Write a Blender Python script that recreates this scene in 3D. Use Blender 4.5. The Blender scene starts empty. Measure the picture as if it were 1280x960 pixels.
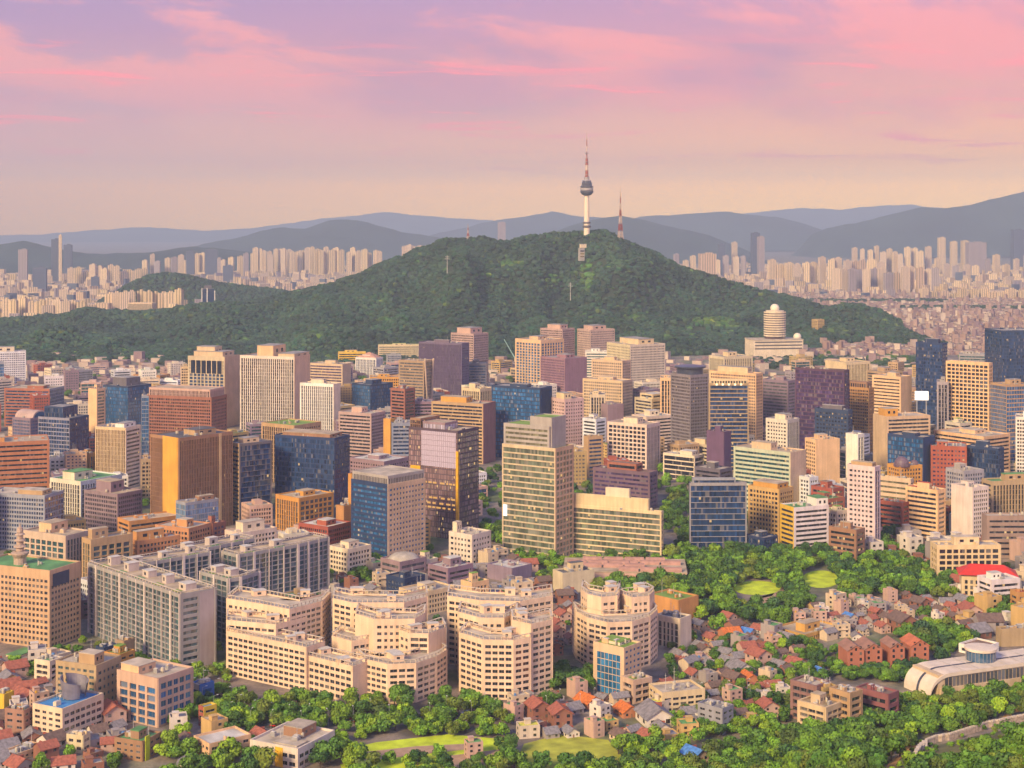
import bpy, math, random
import numpy as np
from mathutils import Vector, Matrix, noise as mnoise
random.seed(7); RNG = np.random.default_rng(11)
R = math.radians
scene = bpy.context.scene
col = scene.collection
F, YH, HC = 1900.0, 285.0, 230.0      # focal length in photo pixels, horizon row, camera height above the city floor

# ---------------------------------------------------------------- camera
cam_data = bpy.data.cameras.new('camera')
cam_data.sensor_width = 36.0
cam_data.lens = F/1280*36.0
cam_data.shift_y = -(480-YH)/1280.0
cam_data.clip_start = 1.0; cam_data.clip_end = 90000.0
cam = bpy.data.objects.new('camera', cam_data); col.objects.link(cam)
cam.location = (0, 0, HC); cam.rotation_euler = (R(90), 0, 0)
scene.camera = cam
scene.view_settings.view_transform = 'Standard'
scene.view_settings.look = 'None'
scene.view_settings.gamma = 1.0
scene.view_settings.exposure = 0.45
scene.view_settings.use_curve_mapping = False
try:
    scene.cycles.use_denoising = True
    scene.cycles.denoiser = 'OPENIMAGEDENOISE'
    scene.cycles.max_bounces = 5; scene.cycles.diffuse_bounces = 2; scene.cycles.glossy_bounces = 2
    scene.cycles.transmission_bounces = 2; scene.cycles.volume_bounces = 0
    scene.cycles.caustics_reflective = False; scene.cycles.caustics_refractive = False
except Exception as e:
    print(e)

# ---------------------------------------------------------------- sun and sky
SUN_EL, SUN_AZ = 29.0, -36.0          # light comes from behind the camera, a little from the left
sd = bpy.data.lights.new('sun', 'SUN'); sd.energy = 4.8; sd.angle = R(14); sd.color = (1.0, 0.78, 0.43)
sun = bpy.data.objects.new('sun', sd); col.objects.link(sun)
_d = Vector((math.sin(R(-SUN_AZ))*math.cos(R(SUN_EL)), math.cos(R(SUN_AZ))*math.cos(R(SUN_EL)), -math.sin(R(SUN_EL))))
sun.rotation_euler = _d.to_track_quat('-Z', 'Y').to_euler()

HAZE_DENSITY, HAZE_COLOR, HAZE_GLOW, SKY_GAIN = .80e-4, (.60, .74, .97, 1), (.305, .29, .375), .75
def srgb(r, g, b):
    f = lambda c: (c/255/12.92) if c/255 <= .04045 else ((c/255+.055)/1.055)**2.4
    return (f(r), f(g), f(b), 1.0)

world = bpy.data.worlds.new('World'); scene.world = world; world.use_nodes = True
def build_world():
    nt = world.node_tree; nt.nodes.clear(); N = nt.nodes; K = nt.links.new
    def math_(op, a, b=None, c=None):
        n = N.new('ShaderNodeMath'); n.operation = op
        for i, v in enumerate((a, b, c)):
            if v is None: continue
            if isinstance(v, (int, float)): n.inputs[i].default_value = v
            else: K(v, n.inputs[i])
        return n.outputs[0]
    def ramp(fac, stops, interp='LINEAR'):
        n = N.new('ShaderNodeValToRGB'); n.color_ramp.interpolation = interp
        while len(n.color_ramp.elements) < len(stops): n.color_ramp.elements.new(0.5)
        for e, (p, c) in zip(n.color_ramp.elements, stops): e.position = p; e.color = c
        K(fac, n.inputs[0]); return n.outputs[0]
    def mix(fac, a, b):
        n = N.new('ShaderNodeMix'); n.data_type = 'RGBA'
        if isinstance(fac, (int, float)): n.inputs[0].default_value = fac
        else: K(fac, n.inputs[0])
        for s, v in ((6, a), (7, b)):
            if isinstance(v, tuple): n.inputs[s].default_value = v
            else: K(v, n.inputs[s])
        return n.outputs[2]
    tc = N.new('ShaderNodeTexCoord'); sep = N.new('ShaderNodeSeparateXYZ'); K(tc.outputs['Generated'], sep.inputs[0])
    X, Y, Z = sep.outputs
    el = math_('ARCTAN2', Z, math_('SQRT', math_('ADD', math_('MULTIPLY', X, X), math_('MULTIPLY', Y, Y))))
    az = math_('ARCTAN2', X, Y)
    e = math_('DIVIDE', el, 0.16)                       # 1.0 near 9 degrees up
    ec = math_('MAXIMUM', e, 0.0); ec = math_('MINIMUM', ec, 1.0)
    # the sky's colours as seen through the haze, and the glow behind it that gives them
    I, SIG = HAZE_GLOW, HAZE_DENSITY
    def glow(stops):
        out = []
        for p, c in stops:
            el_ = max(p*.16, 1e-3); path = min(27500., 750./math.sin(el_)); T = math.exp(-SIG*path)
            out.append((p, tuple(max(.01, (c[i]*SKY_GAIN-I[i]*(1-T))/T) for i in range(3))+(1.0,)))
        return out
    left = ramp(ec, glow([(0, srgb(206,178,168)), (.08, srgb(210,178,168)), (.17, srgb(212,178,174)), (.27, srgb(210,174,182)), (.5, srgb(206,170,188)), (.8, srgb(184,154,192)), (1, srgb(166,140,184))]))
    right = ramp(ec, glow([(0, srgb(250,212,160)), (.08, srgb(250,210,162)), (.17, srgb(250,206,168)), (.27, srgb(248,196,170)), (.5, srgb(242,178,172)), (.8, srgb(228,162,182)), (1, srgb(208,154,190))]))
    side = math_('MULTIPLY_ADD', az, 1.35, 0.52); side = math_('MINIMUM', math_('MAXIMUM', side, 0.0), 1.0)
    base = mix(side, left, right)
    # clouds: long soft streaks lying across the sky
    cb = N.new('ShaderNodeCombineXYZ'); K(math_('MULTIPLY_ADD', az, 8.0, 6.2), cb.inputs[0]); K(math_('MULTIPLY_ADD', az, 1.5, math_('MULTIPLY', el, 24.0)), cb.inputs[1])
    n1 = N.new('ShaderNodeTexNoise'); n1.inputs['Scale'].default_value = 1.0; n1.inputs['Detail'].default_value = 9; n1.inputs['Roughness'].default_value = .62; n1.inputs['Distortion'].default_value = .35
    K(cb.outputs[0], n1.inputs['Vector'])
    cb2 = N.new('ShaderNodeCombineXYZ'); K(math_('MULTIPLY_ADD', az, 9.0, 3.3), cb2.inputs[0]); K(math_('MULTIPLY', el, 120.0), cb2.inputs[1])
    n2 = N.new('ShaderNodeTexNoise'); n2.inputs['Scale'].default_value = 1.0; n2.inputs['Detail'].default_value = 6; n2.inputs['Roughness'].default_value = .6; n2.inputs['Distortion'].default_value = .8
    K(cb2.outputs[0], n2.inputs['Vector'])
    def bank(a0, e0, wa, we, k):
        g = math_('ADD', math_('POWER', math_('MULTIPLY', math_('SUBTRACT', az, a0), 1/wa), 2.0), math_('POWER', math_('MULTIPLY', math_('SUBTRACT', el, e0), 1/we), 2.0))
        return math_('MULTIPLY', math_('EXPONENT', math_('MULTIPLY', g, -1.0)), k)
    n1v = math_('ADD', n1.outputs[0], math_('ADD', bank(-.205, .094, .10, .017, .24), bank(.09, .130, .15, .014, .07)))
    n1v = math_('SUBTRACT', n1v, bank(-.10, .135, .16, .022, .10))
    f1 = ramp(n1v, [(.44, (0,0,0,1)), (.60, (1,1,1,1))], 'EASE')
    f2 = ramp(n2.outputs[0], [(.55, (0,0,0,1)), (.66, (1,1,1,1))], 'EASE')
    up = ramp(ec, [(.30, (0,0,0,1)), (.62, (1,1,1,1))])
    mid = ramp(ec, [(.16, (0,0,0,1)), (.34, (1,1,1,1)), (.62, (1,1,1,1)), (.8, (0,0,0,1))])
    pink = mix(side, glow([(.7, srgb(246,172,178))])[0][1], glow([(.7, srgb(255,168,176))])[0][1])
    c1 = mix(math_('MULTIPLY', math_('MULTIPLY', f1, up), .85), base, pink)
    lav = N.new('ShaderNodeMapping'); lav.inputs['Location'].default_value = (4.7, 2.1, 0); K(cb.outputs[0], lav.inputs[0])
    n3 = N.new('ShaderNodeTexNoise'); n3.inputs['Scale'].default_value = .8; n3.inputs['Detail'].default_value = 5; K(lav.outputs[0], n3.inputs['Vector'])
    f3 = ramp(n3.outputs[0], [(.47, (0,0,0,1)), (.7, (1,1,1,1))], 'EASE')
    c2 = mix(math_('MULTIPLY', math_('MULTIPLY', f3, up), .6), c1, glow([(.8, srgb(182,150,188))])[0][1])
    c3 = mix(math_('MULTIPLY', math_('MULTIPLY', f2, mid), .8), c2, glow([(.45, srgb(250,160,176))])[0][1])
    sky = N.new('ShaderNodeTexSky'); sky.sky_type = 'NISHITA'; sky.sun_disc = False
    sky.sun_elevation = R(SUN_EL); sky.sun_rotation = R(180+SUN_AZ); sky.altitude = 200
    dome = N.new('ShaderNodeMix'); dome.data_type = 'RGBA'; dome.blend_type = 'MULTIPLY'; dome.inputs[0].default_value = 1.0
    K(sky.outputs[0], dome.inputs[6]); dome.inputs[7].default_value = (.125, .13, .18, 1)
    high = ramp(math_('DIVIDE', el, 1.2), [(.10, (0,0,0,1)), (.45, (1,1,1,1))])
    c4 = mix(high, c3, dome.outputs[2])
    bg = N.new('ShaderNodeBackground'); K(c4, bg.inputs[0]); bg.inputs[1].default_value = 1.0
    out = N.new('ShaderNodeOutputWorld'); K(bg.outputs[0], out.inputs[0])
build_world()

def at(x, y=None, Y=None, z=0.0):
    """A point of the place seen at photo pixel x, at depth Y, or on the floor z seen at row y."""
    if Y is None: Y = F*(HC-z)/(y-YH)
    return Vector(((x-640)/F*Y, Y, z))
def zat(y, Y): return HC-(y-YH)*Y/F
# ---------------------------------------------------------------- small library
def tag(o, label=None, cat=None, group=None, kind=None):
    if label: o['label'] = label
    if cat: o['category'] = cat
    if group: o['group'] = group
    if kind: o['kind'] = kind
    return o
def empty(name, loc, rz=0, label=None, cat=None, group=None):
    o = bpy.data.objects.new(name, None); col.objects.link(o); o.location = loc; o.rotation_euler = (0, 0, rz)
    o.empty_display_size = 2.0
    return tag(o, label, cat, group)
class MB:
    """collects quads; each has its own corners, uvs and material slot"""
    def __init__(s): s.v = []; s.f = []; s.uv = []; s.mi = []; s.n = 0
    def quads(s, V, uv=None, mi=0):
        V = np.asarray(V, float).reshape(-1, 4, 3); k = len(V)
        s.v.append(V.reshape(-1, 3)); s.f.append(np.arange(4*k).reshape(-1, 4)+s.n); s.n += 4*k
        if uv is None: uv = np.zeros((k, 4, 2))
        s.uv.append(np.asarray(uv, float).reshape(-1, 2)); s.mi.append(np.full(k, mi))
    def frame_boxes(s, B, o, e, n, mi=0):
        """boxes (u0,u1,d0,d1,z0,z1) in the frame origin o, along e, outward n"""
        B = np.asarray(B, float).reshape(-1, 6)
        if not len(B): return
        C = []
        for z in (4, 5):
            for d in (2, 3):
                for u in (0, 1):
                    p = o[None, :]+B[:, u:u+1]*e[None, :]+B[:, d:d+1]*n[None, :]
                    C.append(np.concatenate([p, B[:, z:z+1]], 1))
        C = np.stack(C, 1)       # idx: z*4+d*2+u
        idx = [[2,3,7,6],[1,0,4,5],[0,2,6,4],[3,1,5,7],[4,6,7,5],[0,1,3,2]]
        base = s.n; k = len(B)
        s.v.append(C.reshape(-1, 3)); s.n += 8*k
        fs = (np.array(idx)[None]+(np.arange(k)*8)[:, None, None]).reshape(-1, 4)+base
        s.f.append(fs); s.uv.append(np.zeros((6*k*4, 2))); s.mi.append(np.full(6*k, mi))
    def box(s, x0, y0, z0, x1, y1, z1, mi=0):
        s.frame_boxes([(x0, x1, -y1, -y0, z0, z1)], np.array([0., 0.]), np.array([1., 0.]), np.array([0., -1.]), mi)
    def prism(s, poly, z0, z1, mi=0, top=True, bottom=False):
        P = np.asarray(poly, float); n = len(P); Q = np.roll(P, -1, 0)
        z = lambda a, h: np.concatenate([a, np.full((n, 1), h)], 1)
        s.quads(np.stack([z(P, z0), z(Q, z0), z(Q, z1), z(P, z1)], 1), mi=mi)
        if top: s.ngon([(a, b, z1) for a, b in P], mi)
        if bottom: s.ngon([(a, b, z0) for a, b in P[::-1]], mi)
    def ngon(s, pts, mi=0):
        m = np.mean(pts, 0)
        n = len(pts)
        if n == 4: s.quads([pts], mi=mi); return
        for i in range(0, n):
            a, b = pts[i], pts[(i+1) % n]
            s.tris([(a, b, tuple(m))], mi)
    def tris(s, T, mi=0):
        T = np.asarray(T, float).reshape(-1, 3, 3)
        s.quads(np.concatenate([T, T[:, 2:3]], 1), mi=mi)
    def lathe(s, prof, c=(0, 0), seg=20, mi=0):
        a = np.arange(seg)*2*math.pi/seg; b = np.roll(a, -1); b[-1] = 2*math.pi
        for (r0, z0), (r1, z1) in zip(prof[:-1], prof[1:]):
            P = lambda r, t, z: np.stack([c[0]+r*np.cos(t), c[1]+r*np.sin(t), np.full(seg, z)], 1)
            s.quads(np.stack([P(r0, a, z0), P(r0, b, z0), P(r1, b, z1), P(r1, a, z1)], 1), mi=mi)
    def tube(s, p, q, r0, r1=None, seg=6, mi=0):
        p, q = Vector(p), Vector(q); r1 = r0 if r1 is None else r1
        d = (q-p).normalized(); x = d.orthogonal().normalized(); y = d.cross(x)
        ring = lambda c, r: [tuple(c+(x*math.cos(t)+y*math.sin(t))*r) for t in [2*math.pi*i/seg for i in range(seg)]]
        A, Bq = ring(p, r0), ring(q, r1)
        s.quads([(A[i], A[(i+1) % seg], Bq[(i+1) % seg], Bq[i]) for i in range(seg)], mi=mi)
        s.ngon(Bq, mi)
    def mesh(s, name, mats):
        me = bpy.data.meshes.new(name)
        if not s.v: return me
        V = np.concatenate(s.v); Fc = np.concatenate(s.f); UV = np.concatenate(s.uv); MI = np.concatenate(s.mi)
        # degenerate quads become triangles
        Pv = V[Fc]; tri = np.linalg.norm(Pv[:, 2]-Pv[:, 3], axis=1) < 1e-9
        cnt = np.where(tri, 3, 4); start = np.concatenate([[0], np.cumsum(cnt)[:-1]])
        keep = np.ones((len(Fc), 4), bool); keep[tri, 3] = False
        li = Fc.reshape(-1)[keep.reshape(-1)]; uv = UV.reshape(-1, 2)[keep.reshape(-1)]
        me.vertices.add(len(V)); me.vertices.foreach_set('co', V.astype(np.float32).ravel())
        me.loops.add(len(li)); me.loops.foreach_set('vertex_index', li.astype(np.int32))
        me.polygons.add(len(Fc)); me.polygons.foreach_set('loop_start', start.astype(np.int32)); me.polygons.foreach_set('loop_total', cnt.astype(np.int32))
        for m in (mats if isinstance(mats, (list, tuple)) else [mats]): me.materials.append(m)
        me.polygons.foreach_set('material_index', MI.astype(np.int32))
        me.polygons.foreach_set('use_smooth', np.zeros(len(Fc), bool))
        l = me.uv_layers.new(name='UVMap'); l.data.foreach_set('uv', uv.astype(np.float32).ravel())
        me.update(calc_edges=True)
        return me
    def build(s, name, mats, parent=None, loc=None, rz=None):
        o = bpy.data.objects.new(name, s.mesh(name, mats)); col.objects.link(o)
        if parent is not None: o.parent = parent
        if loc is not None: o.location = loc
        if rz is not None: o.rotation_euler = (0, 0, rz)
        return o
def link_copy(o, parent=None):
    c = o.copy(); col.objects.link(c); c.parent = parent
    for ch in o.children: link_copy(ch, c)
    return c

# ---------------------------------------------------------------- materials
MATS = {}
def new_mat(name):
    m = bpy.data.materials.new(name); m.use_nodes = True
    nt = m.node_tree; b = nt.nodes['Principled BSDF']
    return m, nt, b
def noise_node(nt, scale, detail=3, coord='Object', stretch=None):
    tc = nt.nodes.new('ShaderNodeTexCoord'); n = nt.nodes.new('ShaderNodeTexNoise')
    n.inputs['Scale'].default_value = scale; n.inputs['Detail'].default_value = detail
    src = tc.outputs[coord]
    if stretch:
        mp = nt.nodes.new('ShaderNodeMapping'); mp.inputs['Scale'].default_value = stretch
        nt.links.new(src, mp.inputs[0]); src = mp.outputs[0]
    nt.links.new(src, n.inputs['Vector']); return n.outputs[0]
def ramp_node(nt, fac, stops):
    n = nt.nodes.new('ShaderNodeValToRGB')
    while len(n.color_ramp.elements) < len(stops): n.color_ramp.elements.new(.5)
    for e, (p, c) in zip(n.color_ramp.elements, stops):
        e.position = p; e.color = c if len(c) == 4 else (*c, 1)
    nt.links.new(fac, n.inputs[0]); return n.outputs[0]
def mul(nt, a, b, blend='MULTIPLY', fac=1.0):
    n = nt.nodes.new('ShaderNodeMix'); n.data_type = 'RGBA'; n.blend_type = blend
    if isinstance(fac, (int, float)): n.inputs[0].default_value = fac
    else: nt.links.new(fac, n.inputs[0])
    for s, v in ((6, a), (7, b)):
        if isinstance(v, tuple): n.inputs[s].default_value = v if len(v) == 4 else (*v, 1)
        else: nt.links.new(v, n.inputs[s])
    return n.outputs[2]
def wall_mat(c, rough=.8, var=.22, key=None):
    var = .15
    key = key or ('w', tuple(round(x, 3) for x in c), rough)
    if key in MATS: return MATS[key]
    m, nt, b = new_mat('render_coat'); c4 = (*c, 1)
    n1 = noise_node(nt, .09, 4); n2 = noise_node(nt, .5, 3, stretch=(1, 1, .07))
    r1 = ramp_node(nt, n1, [(.3, (1-var,)*3), (.7, (1+var*.5,)*3)])
    r2 = ramp_node(nt, n2, [(.35, (.90, .885, .87)), (.62, (1.03,)*3)])
    nt.links.new(mul(nt, mul(nt, c4, r1), r2), b.inputs['Base Color'])
    b.inputs['Roughness'].default_value = rough; b.inputs['Specular IOR Level'].default_value = .3
    MATS[key] = m; return m
def glass_mat(c, lit=.006, blind=.14, ior=2.0, rough=.07, litcol=(1., .62, .22), spread=.4, blindcol=(.34,.29,.25)):
    key = ('g', tuple(round(x, 4) for x in c), lit, blind, ior, spread)
    if key in MATS: return MATS[key]
    m, nt, b = new_mat('window_glass'); L = nt.links.new
    uv = nt.nodes.new('ShaderNodeUVMap'); uv.uv_map = 'UVMap'
    fl = nt.nodes.new('ShaderNodeVectorMath'); fl.operation = 'FLOOR'; s2 = nt.nodes.new('ShaderNodeVectorMath'); s2.operation = 'MULTIPLY'; s2.inputs[1].default_value = (2, 1, 1); L(uv.outputs[0], s2.inputs[0]); L(s2.outputs[0], fl.inputs[0])
    oi = nt.nodes.new('ShaderNodeObjectInfo')
    ad = nt.nodes.new('ShaderNodeVectorMath'); ad.operation = 'ADD'; L(fl.outputs[0], ad.inputs[0])
    sc = nt.nodes.new('ShaderNodeMath'); sc.operation = 'MULTIPLY'; sc.inputs[1].default_value = 91.7; L(oi.outputs['Random'], sc.inputs[0]); L(sc.outputs[0], ad.inputs[1])
    wn = nt.nodes.new('ShaderNodeTexWhiteNoise'); wn.noise_dimensions = '2D'; L(ad.outputs[0], wn.inputs['Vector'])
    big = noise_node(nt, .035, 3)
    rb = ramp_node(nt, big, [(.3, (.7,)*3), (.7, (1.3,)*3)])
    rv = ramp_node(nt, wn.outputs['Value'], [(0, (1-spread,)*3), (.6, (1,)*3), (1, (1+spread*1.6,)*3)])
    base = mul(nt, mul(nt, (*c, 1), rv), rb)
    sp = nt.nodes.new('ShaderNodeSeparateColor'); L(wn.outputs['Color'], sp.inputs[0])
    bl = nt.nodes.new('ShaderNodeMath'); bl.operation = 'LESS_THAN'; bl.inputs[1].default_value = blind; L(sp.outputs[1], bl.inputs[0])
    hb = nt.nodes.new('ShaderNodeMath'); hb.operation = 'MULTIPLY'; hb.inputs[1].default_value = .4; L(bl.outputs[0], hb.inputs[0])
    base = mul(nt, base, blindcol, 'MIX', hb.outputs[0])
    L(base, b.inputs['Base Color'])
    ge = nt.nodes.new('ShaderNodeNewGeometry'); ws = nt.nodes.new('ShaderNodeVectorMath'); ws.operation = 'MULTIPLY_ADD'; L(wn.outputs['Color'], ws.inputs[0]); ws.inputs[1].default_value = (.05,)*3; ws.inputs[2].default_value = (-.025,)*3
    na = nt.nodes.new('ShaderNodeVectorMath'); na.operation = 'ADD'; L(ge.outputs['Normal'], na.inputs[0]); L(ws.outputs[0], na.inputs[1]); nz = nt.nodes.new('ShaderNodeVectorMath'); nz.operation = 'NORMALIZE'; L(na.outputs[0], nz.inputs[0]); L(nz.outputs[0], b.inputs['Normal'])
    b.inputs['Roughness'].default_value = rough; b.inputs['IOR'].default_value = ior
    if lit > 0:
        lt = nt.nodes.new('ShaderNodeMath'); lt.operation = 'LESS_THAN'; lt.inputs[1].default_value = lit; L(sp.outputs[0], lt.inputs[0])
        fr = nt.nodes.new('ShaderNodeVectorMath'); fr.operation = 'FRACTION'; L(s2.outputs[0], fr.inputs[0]); fs = nt.nodes.new('ShaderNodeSeparateXYZ'); L(fr.outputs[0], fs.inputs[0]); gt = nt.nodes.new('ShaderNodeMath'); gt.operation = 'GREATER_THAN'; gt.inputs[1].default_value = .55; L(fs.outputs[1], gt.inputs[0]); l2 = nt.nodes.new('ShaderNodeMath'); l2.operation = 'MULTIPLY'; L(lt.outputs[0], l2.inputs[0]); L(gt.outputs[0], l2.inputs[1]); lt = l2
        ls = nt.nodes.new('ShaderNodeMath'); ls.operation = 'MULTIPLY'; ls.inputs[1].default_value = .55; L(lt.outputs[0], ls.inputs[0])
        b.inputs['Emission Color'].default_value = (*litcol, 1); L(ls.outputs[0], b.inputs['Emission Strength'])
    MATS[key] = m; return m
def plain_mat(name, c, rough=.7, metal=0, var=.25, scale=.3, detail=4):
    key = ('p', name)
    if key in MATS: return MATS[key]
    m, nt, b = new_mat(name)
    n1 = noise_node(nt, scale, detail)
    r1 = ramp_node(nt, n1, [(.3, (1-var,)*3), (.7, (1+var*.6,)*3)])
    nt.links.new(mul(nt, (*c, 1), r1), b.inputs['Base Color'])
    b.inputs['Roughness'].default_value = rough; b.inputs['Metallic'].default_value = metal
    MATS[key] = m; return m
W = dict(peach=(.73,.47,.27), beige=(.62,.45,.29), cream=(.76,.61,.44), white=(.80,.73,.66), pink=(.60,.44,.36), orange=(.58,.27,.09),
         gold=(.62,.31,.07), brown=(.33,.18,.11), redbrown=(.36,.13,.08), brick=(.38,.10,.06), mauve=(.30,.20,.23), purple=(.15,.08,.15),
         grey=(.40,.35,.33), dkgrey=(.15,.13,.15), yellow=(.74,.48,.05), tan=(.48,.31,.17), sand=(.70,.53,.32), blue=(.05,.14,.42), green=(.18,.30,.14),
         navy=(.03,.05,.12), steel=(.30,.30,.35), ochre=(.55,.36,.14), rose=(.58,.37,.30), palegreen=(.5,.52,.38))
G = dict(navy=(.018,.045,.125), blue=(.025,.11,.27), dark=(.022,.022,.035), teal=(.025,.085,.10), green=(.12,.14,.10), purple=(.07,.04,.12),
         brown=(.07,.035,.03), amber=(.30,.11,.02), pale=(.40,.36,.48), grey=(.09,.09,.11), olive=(.16,.15,.09), sky=(.12,.22,.38))
ROOF = dict(grey=(.34,.30,.28), beige=(.52,.42,.32), green=(.12,.30,.10), tan=(.48,.36,.24), white=(.62,.56,.50), dark=(.12,.11,.12), lawn=(.22,.34,.05), red=(.42,.06,.04), blue=(.06,.25,.55), brown=(.25,.15,.11))
def WM(k): return wall_mat(W[k] if isinstance(k, str) else k)
def GM(k): return glass_mat(G[k]) if isinstance(k, str) else k
def RM(k): return plain_mat('roof_'+k, ROOF[k], .85, var=.4, scale=.12)
# ---------------------------------------------------------------- the ground, hills and air
def fbm(x, y, s, o=4, seed=0.0):
    v = 0; a = 1
    for i in range(o):
        v += a*mnoise.noise(Vector((x/s+seed, y/s-seed*.7, seed))); a *= .5; s *= .5
    return v
def sstep(a, b, x):
    t = min(1, max(0, (x-a)/(b-a))); return t*t*(3-2*t)
def front_hill(X, Y):
    """the wooded spur that drops away below the camera on the right"""
    m = sstep(28, 120, X-(Y-470)*.10)
    return (44+18*sstep(105, 190, X))*m*(1-sstep(500, 665, Y))+14*m*(1-sstep(420, 540, Y))
SIL = [(-900,430),(-400,415),(-60,408),(60,400),(110,390),(170,393),(270,389),(330,378),(400,362),(450,345),(500,322),(550,306),(600,300),(630,306),(660,300),(690,296),
       (730,293),(760,294),(800,312),(850,335),(900,352),(950,366),(1000,379),(1040,391),(1080,403),(1110,415),(1150,436),(1250,470)]
def interp(tab, x):
    for (a, b), (c, d) in zip(tab[:-1], tab[1:]):
        if a <= x <= c: return b+(d-b)*(x-a)/(c-a)
    return tab[0][1] if x < tab[0][0] else tab[-1][1]
RY = 3500.0
def city_mountain(X, Y):
    px = 640+F*X/RY
    top = HC-(interp(SIL, px)-YH)*RY/F
    if top < 3: return -4
    foot = 2620+130*math.sin(X/300.)+(180 if X > 500 else 0)*sstep(500, 800, X)
    if Y < RY: t = (Y-foot)/(RY-foot)
    else: t = 1-(Y-RY)/650.
    if t <= 0: return -4
    prof = (t**1.25 if Y < RY else sstep(0, 1, t))
    n = (fbm(X, Y, 420, 4, 3.1)*60+mnoise.noise(Vector((X/120.+fbm(X, Y, 500, 2, 1.)*1.4, Y/520., 2.)))*78)*t*(1-t)*4 if Y < RY else 0
    rav = abs(mnoise.noise(Vector((X/170.+Y/900., Y/1500., 5.))))*110*t*(1-t)*2.5
    return top*prof+n*.75-rav*.85+4*t+(fbm(X, Y, 120, 2, 8.)*9*min(1, t*5)*(1-t)+fbm(X, Y, 60, 1, 1.)*7*t)
def leaf_mat(name, c, var=.5, translucent=False):
    key = ('leaf', name)
    if key in MATS: return MATS[key]
    m, nt, b = new_mat(name); L = nt.links.new
    at_ = nt.nodes.new('ShaderNodeAttribute'); at_.attribute_name = 'tint'
    oi = nt.nodes.new('ShaderNodeObjectInfo')
    ro = ramp_node(nt, oi.outputs['Random'], [(0, (.7,.8,.9)), (.5, (1,1,1)), (.85, (1.2,1.15,.9)), (1, (1.4,1.3,.75))])
    base = mul(nt, mul(nt, (*c, 1), at_.outputs['Color']), ro)
    L(base, b.inputs['Base Color']); b.inputs['Roughness'].default_value = .7; b.inputs['Specular IOR Level'].default_value = .25
    MATS[key] = m; return m
def set_tint(me, per_face):
    """per-face leaf tint stored on the corners"""
    a = me.attributes.new('tint', 'FLOAT_COLOR', 'CORNER')
    tot = np.empty(len(me.polygons), np.int32); me.polygons.foreach_get('loop_total', tot)
    c = np.repeat(np.concatenate([per_face, np.ones((len(per_face), 1))], 1), tot, 0)
    a.data.foreach_set('color', c.astype(np.float32).ravel())
def grid_mesh(name, xs, ys, zf, mat, kind='structure'):
    nx, ny = len(xs), len(ys)
    V = np.array([(x, y, zf(x, y)) for y in ys for x in xs], float)
    i = np.arange(nx-1)[None, :]+np.arange(ny-1)[:, None]*nx
    Fc = np.stack([i, i+1, i+nx+1, i+nx], -1).reshape(-1, 4)
    me = bpy.data.meshes.new(name); me.from_pydata(V.tolist(), [], Fc.tolist())
    me.polygons.foreach_set('use_smooth', np.ones(len(Fc), bool))
    me.materials.append(mat); me.update()
    o = bpy.data.objects.new(name, me); col.objects.link(o); tag(o, kind=kind); return o

def ground_material():
    m, nt, b = new_mat('city_floor')
    n1 = noise_node(nt, .012, 5); n2 = noise_node(nt, .08, 5); n3 = noise_node(nt, .6, 3)
    c1 = ramp_node(nt, n1, [(.35, (.17,.14,.125)), (.5, (.27,.215,.175)), (.62, (.12,.15,.06))])
    c2 = ramp_node(nt, n2, [(.35, (.6,.6,.62)), (.65, (1.3,1.22,1.15))])
    c3 = ramp_node(nt, n3, [(.3, (.8,)*3), (.7, (1.15,)*3)])
    g = nt.nodes.new('ShaderNodeNewGeometry'); sz = nt.nodes.new('ShaderNodeSeparateXYZ'); nt.links.new(g.outputs['Position'], sz.inputs[0])
    gt = nt.nodes.new('ShaderNodeMath'); gt.operation = 'GREATER_THAN'; gt.inputs[1].default_value = 1.5; nt.links.new(sz.outputs[2], gt.inputs[0])
    c1 = mul(nt, c1, (.13, .13, .04), 'MIX', gt.outputs[0])
    nt.links.new(mul(nt, mul(nt, c1, c2), c3), b.inputs['Base Color']); b.inputs['Roughness'].default_value = .9
    return m
GROUND = ground_material()
def ground_z(X, Y): return front_hill(X, Y)
xs = np.concatenate([[-20500, -6000, -2500, -1200, -600], np.linspace(-400, 420, 83), [600, 1200, 2500, 6000, 20500]])
ys = np.concatenate([[-900, -300, 0, 150, 250], np.linspace(300, 900, 61), [1200, 2000, 3500, 6000, 10000, 28500]])
grid_mesh('ground', xs, ys, ground_z, GROUND)
# the wooded mountain in the middle of the city
SOIL = plain_mat('forest_floor', (.035, .05, .02), .95, var=.5, scale=.02)
grid_mesh('mountain_terrain', np.linspace(-3000, 1200, 170), np.linspace(2450, 4200, 110), city_mountain, SOIL)
H2 = [(140,372),(165,356),(185,346),(205,343),(230,345),(270,355),(330,362),(375,369),(430,380)]
def back_hill(X, Y):
    px = 640+F*X/4500.; top = HC-(interp(H2, px)-YH)*4500./F
    if px < 140 or px > 430: return -4
    t = 1-abs(Y-4500)/420.
    return -4 if t <= 0 else (top+4)*sstep(0, 1, t)-4
grid_mesh('back_hill_terrain', np.linspace(-1220, -480, 50), np.linspace(4050, 4950, 30), back_hill, SOIL)
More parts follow.
